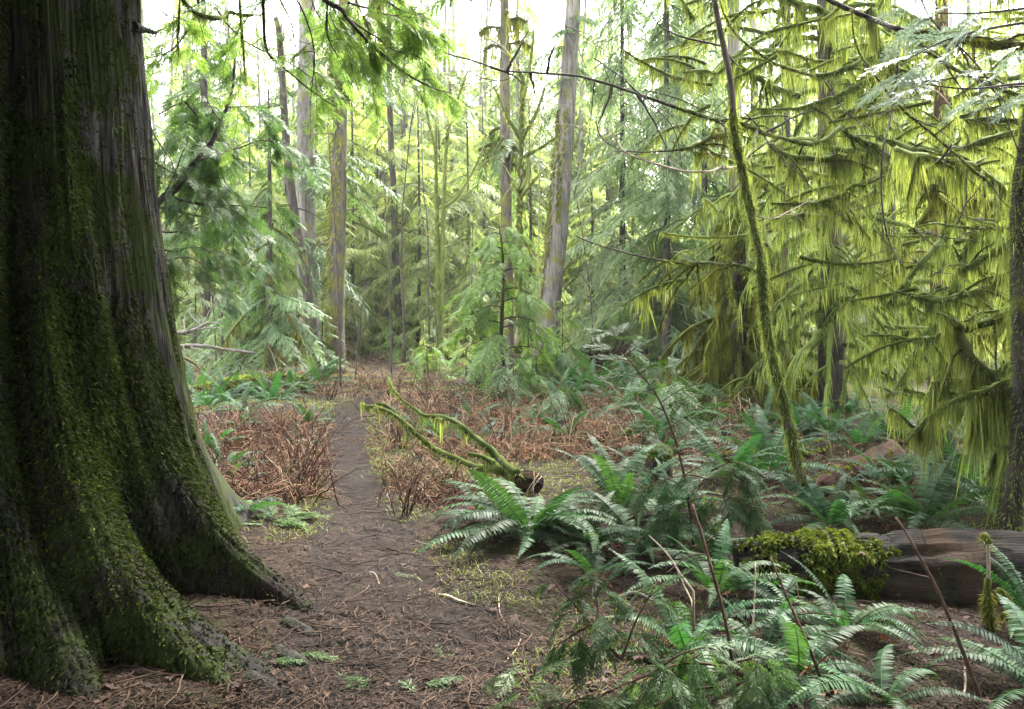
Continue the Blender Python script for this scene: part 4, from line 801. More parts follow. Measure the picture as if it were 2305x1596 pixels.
def mossy_conifer(name, label, axis, r0, zlist, mm, dens, bark='dark_bark', az=(0, 2 * PI), seed=0, sweep=-.9, hl=.4, w=(.012, .032), lift=.35):
    t = thing(name, label, 'tree', axis[0]); ax = spline(axis, 30)
    g = Geo(); tube(g, ax, np.interp(np.linspace(0, 1, 30), [0, .05, 1], [r0 * 1.4, r0, r0 * .45]), 11, .5, .07); tr = g.build('trunk', M[bark], t, True)
    gw, gm = Geo(), Geo()
    for z0, z1, n, L0, L1 in zlist:
        for k in range(n):
            f = (k + U(0, 1)) / n; z = z0 + (z1 - z0) * f; c = np.array([np.interp(z, ax[:, 2], ax[:, j]) for j in range(3)]); a = U(*az); L = (L0 + (L1 - L0) * f) * U(.6, 1.15)
            s = np.linspace(0, 1, 8)[:, None]; sw = sweep * U(.7, 1.25)
            q = c + s * [L * math.cos(a), L * math.sin(a), lift * L] + s ** 2 * [0, 0, sw * L]
            q[:, 2] = np.maximum(q[:, 2], float(gh(c[0], c[1])) + .12 + .1 * U(0, 1)); q += rng.normal(0, .02, (8, 3)).cumsum(0)
            tube(gw, q, np.linspace(.028, .006, 8), 5, .4, .12, cap=False)
            hang_moss(gm, q, np.linspace(.030, .010, 8), dens, hl * U(.6, 1.3), w, .05, 1, rng.normal(0, .12), .9)
            for b in along(q, 3, .35, .95)[0]:
                a2 = a + U(-1, 1); l2 = L * U(.15, .4); q2 = b + np.linspace(0, 1, 5)[:, None] * [l2 * math.cos(a2), l2 * math.sin(a2), -.1 * l2] + np.linspace(0, 1, 5)[:, None] ** 2 * [0, 0, -.6 * l2]
                tube(gw, q2, np.linspace(.012, .004, 5), 4, .4, .1, cap=False); hang_moss(gm, q2, np.linspace(.012, .005, 5), dens, hl * .8, w, 0, 1, rng.normal(0, .12), .9, False)
    gw.build('branch', M[bark], t); gm.build('hanging_moss', M[mm], t)
    return t, ax
Y = 11.2
t, ax = mossy_conifer('mossy_spruce', 'big dark trunked conifer curtained in yellow green moss, right of the leaning mossy sapling', trunk_pts((1876, 952), [(1872, 800), (1868, 600), (1866, 400), (1860, 100), (1856, -160), (1850, -900)], Y), .20,
    [(.7, 2.4, 24, 1.5, 1.7), (2.4, 5.8, 40, 1.8, 1.6)], 'hang', 72, sweep=-.85, hl=.5, w=(.006, .015))
t, ax = mossy_conifer('mossy_spruce', 'dark olive moss covered conifer with swept down boughs, left of the leaning mossy sapling', trunk_pts((1655, 965), [(1658, 800), (1664, 600), (1668, 460), (1670, 330)], 11.6), .12,
    [(.25, 1.5, 44, 1.15, 1.0), (1.5, 3.0, 34, .95, .55), (3.0, 3.9, 12, .5, .2)], 'hang_dark', 150, sweep=-1.15, w=(.008, .022), hl=.42, lift=.25)
t, ax = mossy_conifer('mossy_hemlock', 'reddish stemmed hemlock hung with moss behind the maple limbs', trunk_pts((2112, 872), [(2115, 600), (2118, 300), (2120, -100), (2120, -700)], 13.5), .16, [(1.0, 6.5, 50, 1.7, 1.5)], 'hang', 32, 'redrot', sweep=-.7, hl=.45)
t, ax = mossy_conifer('mossy_hemlock', 'slim mossy hemlock beyond, between the big curtained conifer and the reddish stem', trunk_pts((2010, 850), [(2005, 500), (2000, 200), (2000, -200), (2000, -600)], 17), .10, [(2.5, 8.5, 40, 2.0, 1.4)], 'hang_dark', 20, sweep=-.6, hl=.4, w=(.02, .05))
t, ax = mossy_conifer('mossy_hemlock', 'moss draped hemlock at the far right behind the maple trunk', trunk_pts((2330, 860), [(2330, 500), (2330, 100), (2330, -300)], 14), .14, [(.8, 6.8, 50, 2.0, 1.6)], 'hang', 26, sweep=-.7, hl=.45, w=(.016, .04))
t, ax = mossy_conifer('mossy_hemlock', 'moss draped conifer at the top behind the leaning sapling', trunk_pts((1760, 840), [(1765, 500), (1768, 200), (1770, -200), (1770, -500)], 14.5), .11, [(3.0, 8, 46, 2.0, 1.6)], 'hang', 26, sweep=-.6, hl=.45, w=(.016, .04))

# the leaning mossy sapling
pts = [(1606, -60), (1608, 0), (1625, 90), (1645, 190), (1652, 290), (1668, 380), (1688, 470), (1710, 580), (1718, 680), (1728, 760), (1748, 850), (1775, 960), (1795, 1050), (1818, 1150)][::-1]
b = G(1818, 1145); q = trace(pts, b[1], b[1] - .5, wob=.01); q = np.vstack([b - [0, 0, .08], q[1:]])
lean = thing('leaning_sapling', 'thin leaning sapling with mossy lower stem and bare grey top, right of centre', 'tree', b)
g = Geo(); tube(g, q, np.interp(np.linspace(0, 1, len(q)), [0, .08, .5, 1], [.046, .031, .024, .020]), 9, .5, .06); st = g.build('stem', M['sapling_bark'], lean, True)
g = Geo(); h = int(len(q) * .74); hang_moss(g, q[:h], np.linspace(.032, .024, h), 130, .07, (.006, .014), 0, 1, 0, .25); hang_moss(g, q[:h], np.linspace(.030, .022, h), 60, .16, (.006, .012), .0, 1, .1, .15); g.build('moss', M['hang'], st)
for pts, Y0, Y1, r0, r1, dn, hl, op in [
    (z7([(660, 375), (550, 340), (450, 335), (350, 325), (250, 325), (130, 315), (0, 290), (-130, 260), (-330, 200), (-420, 160)]), 6.25, 5.6, .014, .004, 60, .06, dict(hi=.6, thick=.5, mat='twig', tw=5)),
    (z4([(645, 965), (590, 975), (540, 975), (500, 990), (440, 995), (330, 990), (250, 970), (150, 940), (60, 910), (0, 880), (-40, 830), (-90, 740)]), 6.2, 5.6, .012, .004, 0, 0, dict(mat='pale_twig', tw=8)),
    (z4([(540, 975), (510, 920), (480, 880)]), 6.1, 6, .006, .003, 0, 0, dict(mat='pale_twig')), (z4([(560, 970), (560, 900), (600, 850)]), 6.1, 6, .005, .002, 0, 0, dict(mat='pale_twig')),
    (z4([(690, 925), (740, 860), (830, 830), (900, 850)]), 6.2, 6.4, .005, .002, 0, 0, dict(mat='pale_twig')),
    (z4([(545, 265), (440, 240), (330, 215), (250, 180), (190, 140), (130, 50), (90, -40)]), 6.0, 5.6, .009, .003, 0, 0, dict(mat='twig', tw=6)),
    (z4([(775, 1255), (860, 1265), (930, 1230), (1030, 1180), (1110, 1120)]), 6.3, 6.6, .006, .003, 0, 0, dict(mat='pale_twig', tw=2)),
    (z4([(580, 300), (620, 350), (650, 380)]), 6.0, 6.1, .01, .006, 0, 0, dict(mat='dark_bark'))]:
    mossy_limb(lean, pts, Y0, Y1, r0, r1, dn, hl, **op)
# the long dark bough that crosses the centre, part of the maple
pts = z3([(380, 300), (500, 370), (650, 410), (740, 440), (850, 480), (950, 490), (1050, 495), (1180, 505), (1380, 520), (1500, 550), (1640, 590), (1750, 630), (1850, 665)]) + z4([(0, 515), (60, 540), (200, 590), (300, 625), (420, 665), (520, 695), (620, 715), (700, 730), (800, 770), (900, 800), (1000, 825), (1100, 840), (1200, 860), (1300, 875), (1380, 860), (1420, 840), (1480, 850)])
q, b = mossy_limb(maple, pts, 6.3, 7.2, .006, .024, 12, .07, lo=.55, thick=.3, tw=16)
for pts in (z3([(950, 490), (930, 530), (880, 550), (800, 550), (700, 520), (620, 480)]), z3([(1500, 550), (1490, 650), (1480, 760), (1460, 880)]), z4([(0, 470), (100, 560), (200, 650), (270, 730), (310, 850), (335, 1040)]), z4([(110, 520), (300, 570), (460, 640), (600, 690)]), z3([(1100, 0), (1150, 80), (1210, 130), (1300, 180), (1420, 220)]), z3([(1500, 400), (1600, 470), (1700, 540), (1790, 640), (1900, 740)]),
            z4([(690, 655), (760, 720), (830, 830), (880, 880), (950, 960), (1030, 1030)]), z4([(1150, 470), (1230, 580), (1290, 660), (1400, 740), (1480, 800)]), z3([(1510, 830), (1540, 930), (1620, 1000), (1750, 1060), (1880, 1100), (2000, 1140)])):
    mossy_limb(maple, pts, 6.2, 6.6, .006, .0025, 0, 0, mat='twig', tw=3)
mossy_limb(maple, z4([(-10, 875), (150, 880), (330, 865), (430, 835), (520, 790), (600, 770), (700, 740)]), 7.4, 8.4, .006, .016, 100, .34, mm='hang_dark', lo=.35)
# ------------------------------------------------------------------ fallen wood
def log_mesh(g, p, rad, sides=26, ridge=.06, sq=1.0):
    n = len(p); T = unit(np.gradient(p, axis=0)); A = unit(np.cross(T, [0, 0, 1.])); Bv = np.cross(A, T) * 1.0
    a = np.linspace(0, 2 * PI, sides, endpoint=False); s = np.linspace(0, seglen(p), n)
    r = np.asarray(rad)[:, None] * (1 + ridge * (vnoise(a[None, :] * 5 + 40, s[:, None] * 1.2, 71) - .5) * 2 + ridge * .8 * (vnoise(a[None, :] * 11, s[:, None] * 3, 72) - .5 + 1.1 * (vnoise(a[None, :] * 6 + .5 * np.sin(s[:, None] * 2), s[:, None] * .7, 76) - .5)) + .6 * ridge * (fbm(np.cos(a)[None, :] * 2 + s[:, None] * 2, np.sin(a)[None, :] * 2, 73) - .45))
    V = p[:, None] + r[..., None] * (np.cos(a)[None, :, None] * A[:, None] + sq * np.sin(a)[None, :, None] * Bv[:, None])
    ends = [p[0] - T[0] * .02, p[-1] + T[-1] * .02]
    V = np.concatenate([np.repeat(np.array(ends[0])[None, None], sides, 1) + (V[:1] - p[0]) * .05, V, np.repeat(np.array(ends[1])[None, None], sides, 1) + (V[-1:] - p[-1]) * .05]); n += 2
    i = np.arange(n - 1)[:, None] * sides; j = np.arange(sides); j2 = (j + 1) % sides
    g.add(V.reshape(-1, 3), np.stack([i + j, i + j2, i + sides + j2, i + sides + j], -1).reshape(-1, 4), .5)
    return V
def blanket(name, parent, p, rad, n, mat, lmin, lmax, w, arc=(-.3, PI + .3), lo=0, hi=1, leafy=False, thr=.4, fade=0):
    B, t, T = along(p, n, lo, hi); a = U(arc[0], arc[1], n); A = unit(np.cross(T, [0, 0, 1.])); Bv = np.cross(A, T)
    d = np.cos(a)[:, None] * A + np.sin(a)[:, None] * Bv; r = np.interp(t, np.linspace(0, 1, len(p)), rad)
    nz = fbm(t * seglen(p) * 7, a * 2.2, 81, 3); nz = nz - fade * np.clip((t - hi + .14) / .14, 0, 1) ** 2 - fade * .8 * np.clip((.35 - a) / 1.2, 0, 1); kp = nz > thr
    B, d, r, nz = (B + d * r[:, None])[kp], d[kp], r[kp], nz[kp]; k = len(B)
    thick = (nz - thr) * (.13 if leafy else .08)
    dd = unit(d + rng.normal(0, .5, (k, 3)) + [0, 0, -.35 if leafy else 0])
    g = Geo(); ribbons(g, B + d * (thick * U(0, 1, k))[:, None], dd, unit(np.cross(dd, rand_dir(k))), U(lmin, lmax, k), U(w * .6, w * 1.3, k), 2, .5, (.7, 1, .35), np.clip((nz - .35) * 2 + rng.normal(.1, .2, k), 0, 1))
    return g.build(name, M[mat], parent)
# big rotten log at the right
a, b2 = P(1665, 1296, 4.75), P(3000, 1306, 4.5)
p = spline([a, P(1950, 1298, 4.68), P(2250, 1297, 4.6), b2], 60); p[:, 2] += .006 * np.sin(np.arange(60)); rad = np.interp(np.linspace(0, 1, 60), [0, .05, .4, 1], [.17, .215, .235, .23])
log = thing('rotten_log', 'big rotting dark log lying across the right foreground with mossy left end', 'log', (p[30][0], p[30][1], float(gh(p[30][0], p[30][1]))))
g = Geo(); log_mesh(g, p, rad, 48, .13); lw = g.build('log', M['rotten'], log, True)
blanket('moss_blanket', log, p, rad + .01, 22000, 'log_moss', .012, .035, .013, (-.75, PI * .75), 0, .40, True, .34, .3)
blanket('moss', log, p, rad, 5000, 'moss', .008, .022, .007, (-.2, PI + .2), .33, 1, False, .56)
g = Geo(); B, t, T = along(p, 700, .25, 1); a_ = U(-.9, 1.8, 700); A = unit(np.cross(T, [0, 0, 1.])); Bv = np.cross(A, T); d = np.cos(a_)[:, None] * A + np.sin(a_)[:, None] * Bv
kp = fbm(t * 20, a_ * 2, 91, 2) > .42; ribbons(g, (B + d * .235)[kp], unit(T * rng.choice([-1, 1], (700, 1)) + rng.normal(0, .4, (700, 3)))[kp], d[kp], U(.04, .14, 700)[kp], U(.003, .010, 700)[kp], 2, .1, (1, 1, .2)); g.build('splinter', M['litter'], lw)
# red crumbling log beyond
p = spline([G(1845, 1118) + [0, 0, .07], G(1920, 1080) + [0, 0, .10], G(2010, 1042) + [0, 0, .12]], 24); t = thing('crumbling_log', 'short crumbling red brown log behind the leaning sapling foot', 'log', p[12] - [0, 0, .1])
g = Geo(); log_mesh(g, p, np.interp(np.linspace(0, 1, 24), [0, .2, 1], [.06, .085, .095]), 24, .22); g.build('log', M['redrot'], t, True); blanket('moss', t, p, np.full(24, .09), 1600, 'moss_lit', .015, .04, .014, (.2, PI - .2), 0, 1, False, .56)
p = spline([G(1600, 1052) + [0, 0, .05], G(1720, 1045) + [0, 0, .07], G(1850, 1020) + [0, 0, .06]], 24); t = thing('mossy_log', 'thin mossy log half sunk behind the ferns, under the olive conifer', 'log', p[12] - [0, 0, .07])
g = Geo(); log_mesh(g, p, np.full(24, .075), 16, .15); g.build('log', M['rotten'], t, True); blanket('moss', t, p, np.full(24, .075), 3000, 'moss_lit', .015, .04, .014, (-.2, PI + .2), 0, 1, False, .42)
p = spline([G(430, 912) + [0, 0, .12], G(560, 890) + [0, 0, .16], G(690, 880) + [0, 0, .12]], 24); t = thing('mossy_log', 'mossy log lying in the ferns left of the trail', 'log', p[12] - [0, 0, .12])
g = Geo(); log_mesh(g, p, np.full(24, .15), 16, .15); g.build('log', M['rotten'], t, True); blanket('moss', t, p, np.full(24, .15), 5000, 'hang', .03, .07, .03, (-.2, PI + .2), 0, 1, False, .36)
# stumps
b = G(1476, 1078); t = thing('mossy_stump', 'small stump with a bright green moss cap behind the big ferns', 'stump', b)
p = spline([b - [0, 0, .1], P(1478, 1050, b[1]), P(1486, 1018, b[1])], 12); g = Geo(); log_mesh(g, p, np.interp(np.linspace(0, 1, 12), [0, .5, 1], [.13, .105, .07]), 18, .25); g.build('stump', M['dark_bark'], t, True)
g = Geo(); k = 3500; d = rand_dir(k); d[:, 2] = np.abs(d[:, 2]) * 1.2 - .2; d = unit(d); ribbons(g, p[-1] + d * [.085, .085, .09] - [0, 0, .02], unit(d + rng.normal(0, .4, (k, 3))), rand_side(k), U(.012, .035, k), .009, 2, .6, (1, .9, .2)); g.build('moss_cap', M['moss_lit'], t)
b = G(1395, 1005); t = thing('mossy_root', 'arched root draped with pale yellow moss beyond the capped stump', 'root', b)
q = spline([P(1385, 1005, b[1]), P(1400, 985, b[1]), P(1420, 970, b[1]), P(1440, 968, b[1]), P(1452, 985, b[1])], 20); g = Geo(); tube(g, q, np.linspace(.03, .02, 20), 7, .4, .1); r = g.build('root', M['dark_bark'], t, True); g = Geo(); hang_moss(g, q, .035, 170, .22, (.010, .022)); g.build('hanging_moss', M['hang'], r)
b = G(1335, 842); t = thing('torn_root_mass', 'reddish upturned roots of a fallen tree far behind the leaning fir', 'stump', b)
g = Geo(); gb = Geo(); p = spline([b + [.2, 0, .1], b + [1.2, .2, .35], b + [2.2, .4, .2]], 12); log_mesh(gb, p, np.full(12, .3), 14, .3)
for k in range(50):
    d = unit(np.array([U(-.8, 1), U(-.6, .2), U(.0, 1)])); L = U(.25, .85); s = np.linspace(0, 1, 6)[:, None]; tube(g, b + [.25, 0, .15] + d * L * s + rng.normal(0, .05, (6, 3)).cumsum(0), np.linspace(.07, .015, 6), 5, .4, .3)
gb.build('log', M['redrot'], t, True); g.build('roots', M['redrot'], t, True)
b = G(2105, 1072); t = thing('dark_stump', 'dark broken stump among the ferns under the heavy moss drape', 'stump', b)
p = spline([b - [0, 0, .1], P(2108, 1010, b[1]), P(2112, 965, b[1])], 12); g = Geo(); log_mesh(g, p, np.interp(np.linspace(0, 1, 12), [0, .5, 1], [.17, .13, .11]), 20, .35); g.build('stump', M['dark_bark'], t, True)
# the fallen forked branch with moss
b = G(1178, 1108); fb = thing('fallen_branch', 'fallen forked branch thick with hanging moss, propped over the big fern beside the trail', 'branch', b)
z = lambda pts: [((850 + x / 2.561) * .938, (900 + y / 2.561) * .938) for x, y in pts]
for pts, Y0, Y1, r0, r1, dn, hl in [(z([(1000, 640), (960, 625), (880, 590), (760, 570), (660, 530), (560, 490), (490, 455), (400, 380), (300, 290), (240, 240), (190, 215), (120, 195), (60, 190), (45, 165)]), b[1] - .1, 7.6, .030, .008, 100, .17),
                                    (z([(1010, 615), (950, 570), (880, 510), (800, 430), (720, 370), (650, 310), (590, 275), (520, 255), (430, 250), (380, 215), (300, 160), (240, 90), (205, 10)]), b[1] - .05, 8.2, .032, .004, 100, .17),
                                    (z([(860, 540), (780, 505), (700, 485)]), b[1] + .1, 6.6, .02, .01, 120, .10), (z([(260, 255), (200, 195), (140, 175)]), 7.5, 7.6, .022, .012, 120, .08)]:
    mossy_limb(fb, pts, Y0, Y1, r0, r1, dn, hl, w=(.006, .016), thick=.35, side=False)
g = Geo(); p = spline([b + [-.06, 0, .10], b + [.05, -.02, .10], b + [.14, -.04, .06]], 10); log_mesh(g, p, np.interp(np.linspace(0, 1, 10), [0, .6, 1], [.06, .07, .055]), 18, .4); g.build('stub', M['rotten'], fb, True)
g = Geo()
for k in range(4):
    s = np.linspace(0, 1, 8)[:, None]; e = b + [.12 + U(-.05, .05), -.12, .18 + U(-.1, .03)]; tube(g, e * (1 - s) + (b + [U(-.06, .08), -.16, -.03]) * s + np.sin(s * PI) * [U(-.05, .08), -.05, 0], np.linspace(.003, .005, 8), 5, .4, .2)
g.build('pale_root', M['pale_twig'], fb)
# stick hung with moss leaning on the log
t = thing('mossy_stick', 'pale stick with shaggy moss on its lower half leaning against the dark log', 'stick', G(2240, 1430))
q = trace([(2212, 1203), (2222, 1220), (2224, 1290), (2222, 1345), (2228, 1400), (2240, 1445)], 4.1, 3.95, wob=.0); g = Geo(); tube(g, q, np.linspace(.007, .012, len(q)), 7, .4, .1); s_ = g.build('stick', M['pale_twig'], t, True)
g = Geo(); [hang_moss(g, q, .012, 300, .07, (.003, .007), .55, 1, U(-.1, .2), .6, sleeve=(k_ == 0)) for k_ in range(7)]; hang_moss(g, q, .009, 80, .05, (.004, .008), 0, .2); q2 = trace([(2245, 1330), (2268, 1345), (2272, 1380), (2255, 1395)], 4.0, 4.0, wob=0); hang_moss(g, q2, .010, 160, .05, (.004, .009)); q3 = trace([(2255, 1385), (2280, 1400), (2300, 1440)], 4., 3.9); hang_moss(g, q3, .010, 180, .05, (.004, .009)); g.build('hanging_moss', M['hang_dark'], s_)
# dead tangle of grey sticks far left by the cedar
for k, (pts, lab) in enumerate([([(395, 780), (440, 778), (500, 785), (575, 795)], 'long pale dead pole lying far left of the trail'), ([(380, 800), (420, 808), (460, 832)], 'grey fallen stick angled down beside the giant cedar'), ([(378, 752), (430, 745), (470, 725)], 'dead grey branch sticking out past the giant cedar')]):
    q = trace(pts, 16.5 - k, 17 - k); t = thing('dead_stick', lab, 'stick', (q[0][0], q[0][1], float(gh(q[0][0], q[0][1]))), 'grey dead sticks left of the trail'); g = Geo(); tube(g, q, np.linspace(.05, .03, len(q)), 6, .4, .12); twiglets(q, 8, .8, g, .015, .1, .1); s_ = g.build('stick', M['grey_bark'], t, True)

# ------------------------------------------------------------------ ferns
FR = {'up': [fern_frond(1.2, .1), fern_frond(1.05, -.3, curl=.1), fern_frond(1.25, -.2, curl=-.12)], 'arch': [fern_frond(.9, -.8), fern_frond(.75, -.7, curl=.14), fern_frond(.95, -1.1, curl=-.1), fern_frond(.65, -.9, curl=.05)], 'low': [fern_frond(.55, -.55), fern_frond(.42, -.4, curl=-.15), fern_frond(.6, -.75, curl=.12)], 'dead': [fern_frond(.5, -1.0, 22, .08, .2, .35), fern_frond(.3, -.8, 22, .07, -.2, .4)]}
FM = {}
for k, v in FR.items():
    FM[k] = []
    for a in v:
        g = Geo(); g.add(*a); FM[k].append(g.mesh('frond_' + k, M['fern_dead'] if k == 'dead' else M['fern']))
from mathutils import Matrix
def add_frond(t, kind, az, L, tilt=0.0, roll=0.0, off=(0, 0, 0)):
    me = FM[kind][rng.integers(len(FM[kind]))]
    o = bpy.data.objects.new('dead_frond' if kind == 'dead' else 'frond', me); sc.collection.objects.link(o); o.parent = t
    m3 = rotz(az) @ roty(tilt) @ rotx(roll) * L
    o.matrix_local = Matrix([[*map(float, m3[0]), off[0]], [*map(float, m3[1]), off[1]], [*map(float, m3[2]), off[2]], [0, 0, 0, 1]])
    if kind == 'dead' and 'label' not in o: o['label'] = 'withered brown frond'
    return o
def fern(px, py, L, n, label, group=None, mix=(.2, .55, .25), dead=3, extra=(), base=None, skip=None):
    b = G(px, py) if base is None else np.asarray(base); t = thing('sword_fern', label, 'fern', b, group); a0 = U(0, 2 * PI)
    for k in range(n):
        az = a0 + k * 2.399 + rng.normal(0, .2); kind = rng.choice(['up', 'arch', 'low'], p=mix)
        if skip and skip[0] < (az % (2 * PI)) < skip[1]: continue
        add_frond(t, kind, az, L * U(.7, 1.12), rng.normal(0, .12), rng.normal(0, .25), (.03 * math.cos(az), .03 * math.sin(az), .02))
    for k in range(dead): add_frond(t, 'dead', U(0, 2 * PI), L * U(.6, .9), .1, rng.normal(0, .4), (0, 0, .02))
    for kind, az, l, tilt in extra: add_frond(t, kind, az, l, tilt, 0)
    return t
fern(1195, 1205, .78, 30, 'largest sword fern, spreading beside the trail under the mossy fallen branch', None, (.15, .55, .30), 5, [('low', R_(205), .92, .12), ('low', R_(-30), .7, .05), ('low', R_(-75), .6, .1), ('low', R_(160), .8, 0), ('arch', R_(-15), .75, 0)])
fern(1395, 1150, .72, 14, 'upright sword fern directly behind and right of the largest fern', None, (.65, .3, .05), 2, [('up', R_(110), .8, 0), ('up', R_(60), .8, 0)])
fern(1318, 1228, .6, 14, 'dark low sword fern merging with the right side of the largest fern', None, (.05, .55, .4), 2)
fern(1335, 1300, .42, 10, 'small sword fern in front of the largest fern, above the dark cedar sprays', None, (.1, .6, .3), 2)
fern(1090, 1165, .5, 9, 'sword fern at the left rear of the largest fern, below the fallen branch', None, (.15, .6, .25), 2)
fern(1720, 1480, .45, 10, 'sword fern between the tall brown stem and the snapped stem', None, (.2, .6, .2), 1)
fern(1500, 1165, .66, 12, 'sword fern below the moss capped stump with one frond arching up past it', None, (.4, .5, .1), 2, [('arch', R_(35), .7, -.2)])
fern(1440, 1235, .62, 13, 'dark sword fern in shade between the largest fern and the mossy log end', None, (.1, .6, .3), 3)
fern(1590, 1250, .6, 13, 'sword fern against the left end of the rotting log', None, (.3, .5, .2), 2)
fern(1610, 1345, .58, 13, 'sword fern behind the tall brown stem, below the mossy log end', None, (.35, .55, .1), 2)
fern(1545, 1475, .56, 15, 'sword fern at the bottom centre with fronds facing the camera', None, (.35, .5, .15), 1)
fern(1905, 1425, .50, 14, 'bright sword fern with arching fronds in front of the rotting log', None, (.15, .7, .15), 3, [('arch', R_(15), .5, .0), ('arch', R_(70), .5, -.2), ('arch', R_(-60), .5, .1)])
fern(1800, 1530, .52, 12, 'sword fern in the right foreground between the two cut brown stems', None, (.1, .65, .25), 1)
fern(1985, 1590, .50, 9, 'sword fern at the bottom edge right of the middle brown stem', None, (.0, .6, .4), 1)
fern(2370, 1580, .58, 16, 'big sword fern cut off by the bottom right corner', None, (.2, .6, .2), 1)
fern(1745, 1400, .42, 9, 'little sword fern tucked under the mossy log end', None, (.2, .6, .2), 2)
fern(1690, 1335, .5, 8, 'drooping dark sword fern hanging at the log end', None, (0, .5, .5), 2)
fern(2330, 1400, .5, 9, 'sword fern at the right edge in front of the rotting log', None, (.3, .5, .2), 1)
for px, py, L, lab in [(1870, 1190, .62, 'sword fern just behind the mossy part of the rotting log'), (2075, 1190, .78, 'large pale sword fern behind the middle of the rotting log'), (2150, 1125, .80, 'tall sword fern right of the crumbling red log'), (2260, 1175, .62, 'sword fern behind the log by the maple foot'), (2010, 1100, .60, 'sword fern in front of the crumbling red log'),
                       (2230, 1075, .75, 'sword fern beneath the long hanging moss'), (1950, 1165, .5, 'low sword fern between the leaning sapling and the large pale fern'), (1725, 1075, .72, 'sword fern spread left of the leaning sapling foot'), (1640, 1085, .6, 'sword fern right of the moss capped stump'), (2330, 1110, .7, 'sword fern right of the maple trunk')]:
    fern(px, py, L * 1.15, 15, lab, 'sword ferns behind the rotting log', (.4, .5, .1), 2)
PROTO = {}
def fern_copy(px, py, L, label, group):
    """background ferns: copies of a few grown ferns, fronds and all"""
    key = rng.integers(4)
    if key not in PROTO: PROTO[key] = fern(px, py, L, 11, label, group, (.3, .5, .2), 2); PROTO[key]['L'] = L; return
    src = PROTO[key]; b = G(px, py); t = src.copy(); sc.collection.objects.link(t); t.location = [float(a) for a in b]; t.rotation_euler = (0, 0, U(0, 2 * PI)); s = L / src['L']; t.scale = (s, s, s * U(.85, 1.15)); tag(t, label, 'fern', group)
    for c in src.children:
        d = c.copy(); sc.collection.objects.link(d); d.parent = t
zones = [([(U(1650, 2330), U(905, 1010)) for _ in range(18)], .6, 'sword fern in the far bed of ferns beneath the moss hung trees', 'far ferns under the moss hung trees'),
         ([(U(425, 610), U(876, 955)) for _ in range(18)], .6, 'sword fern in the fern bed between the giant cedar and the trail bend', 'ferns left of the trail bend'),
         ([(U(600, 760), U(862, 905)) for _ in range(8)], .7, 'sword fern at the foot of the trunks left of the trail bend', 'ferns at the foot of the trunks'),
         ([(U(930, 1300), U(862, 905)) for _ in range(9)], .6, 'sword fern around the centre cedar sapling', 'ferns round the centre sapling'),
         ([(U(1230, 1520), U(858, 940)) for _ in range(14)], .6, 'sword fern on the rise behind the fallen forked branch', 'ferns on the rise'),
         ([(U(1480, 1720), U(930, 1040)) for _ in range(8)], .65, 'sword fern under the olive moss covered conifer', 'ferns under the olive conifer')]
zones += [([(U(2420, 3000), U(900, 1190)) for _ in range(22)], .65, 'sword fern beyond the right edge of the view past the maple', 'ferns past the maple'), ([(U(455, 720), U(955, 1100)) for _ in range(7)], .38, 'small sword fern in the brown bracken on the left bank', 'small ferns on the left bank'), ([(U(880, 1500), U(930, 1040)) for _ in range(13)], .42, 'small sword fern among the brown bracken behind the fallen branch', 'small ferns in the bracken')]
for lst, L, lab, grp in zones:
    for px, py in lst: fern_copy(px, py, L * U(.75, 1.25), lab, grp)
for px, py, L, lab in [(515, 1082, .42, 'small pale sword fern on the brown bank just right of the giant cedar'), (545, 1160, .40, 'small sword fern at the edge of the giant cedar roots'), (472, 1020, .5, 'sword fern half hidden by the flank of the giant cedar'), (1150, 985, .35, 'small fern beside the bare twigs behind the fallen branch')]: fern(px, py, L, 8, lab, None, (.3, .6, .1), 1)
b = cedar_pt(np.array(R_(-40.)), np.array(.16)); fern(0, 0, .17, 4, 'tiny fern growing on the roots of the giant cedar', None, (.2, .7, .1), 0, base=P(430, 1590, 3.25))
# ------------------------------------------------------------------ foreground stems and cedar seedlings
def stem(name, label, pts, Y0, Y1, r0, r1, mat, side=(), cat='stem'):
    q = trace(pts, Y0, Y1, wob=.0); q = q[::-1]; b = q[0].copy(); t = thing(name, label, cat, (b[0], b[1], float(gh(b[0], b[1]))))
    q = np.vstack([[b[0], b[1] - .02, float(gh(b[0], b[1])) - .05], q]) if b[2] > gh(b[0], b[1]) else q
    g = Geo(); rr = np.linspace(r0, r1, len(q)) * (1 + .25 * (rng.random(len(q)) > .85)); tube(g, q, rr, 8, .4, .08)
    for sp in side:
        qs = trace(sp, np.interp(sp[0][1], [1130, 1596], [Y0, Y1]), np.interp(sp[0][1], [1130, 1596], [Y0, Y1]) + U(-.2, .2), wob=.02); tube(g, qs, np.linspace(r1 * .7, r1 * .3, len(qs)), 5, .4, .1)
    g.build('stem', M[mat], t, True)
    return t, q
zz = lambda pts: [(1125.6 + x * .265, 1172.5 + y * .265) for x, y in pts]
t, q = stem('cut_stem', 'tall brown bare stem standing left of the mossy log end', [(1558, 1135), (1575, 1190), (1595, 1260), (1618, 1340), (1640, 1440), (1660, 1596), (1664, 1640)], 3.7, 3.2, .009, .005, 'red_twig', [zz([(1745, 290), (1660, 280), (1570, 310), (1500, 370), (1400, 450)]), zz([(1740, 200), (1800, 140), (1920, 20)]), zz([(1900, 860), (1960, 800), (2060, 740)])])
stem('cut_stem', 'snapped brown stem with a crooked side twig in front of the mossy log end', [(1733, 1255), (1765, 1330), (1795, 1400), (1830, 1480), (1870, 1596), (1880, 1640)], 3.6, 3.15, .008, .0045, 'red_twig', [[(1795, 1383), (1840, 1380), (1890, 1388), (1925, 1400), (1945, 1408)], [(1768, 1330), (1785, 1318), (1792, 1312), (1798, 1350)], [(1835, 1500), (1880, 1460), (1935, 1435)]])
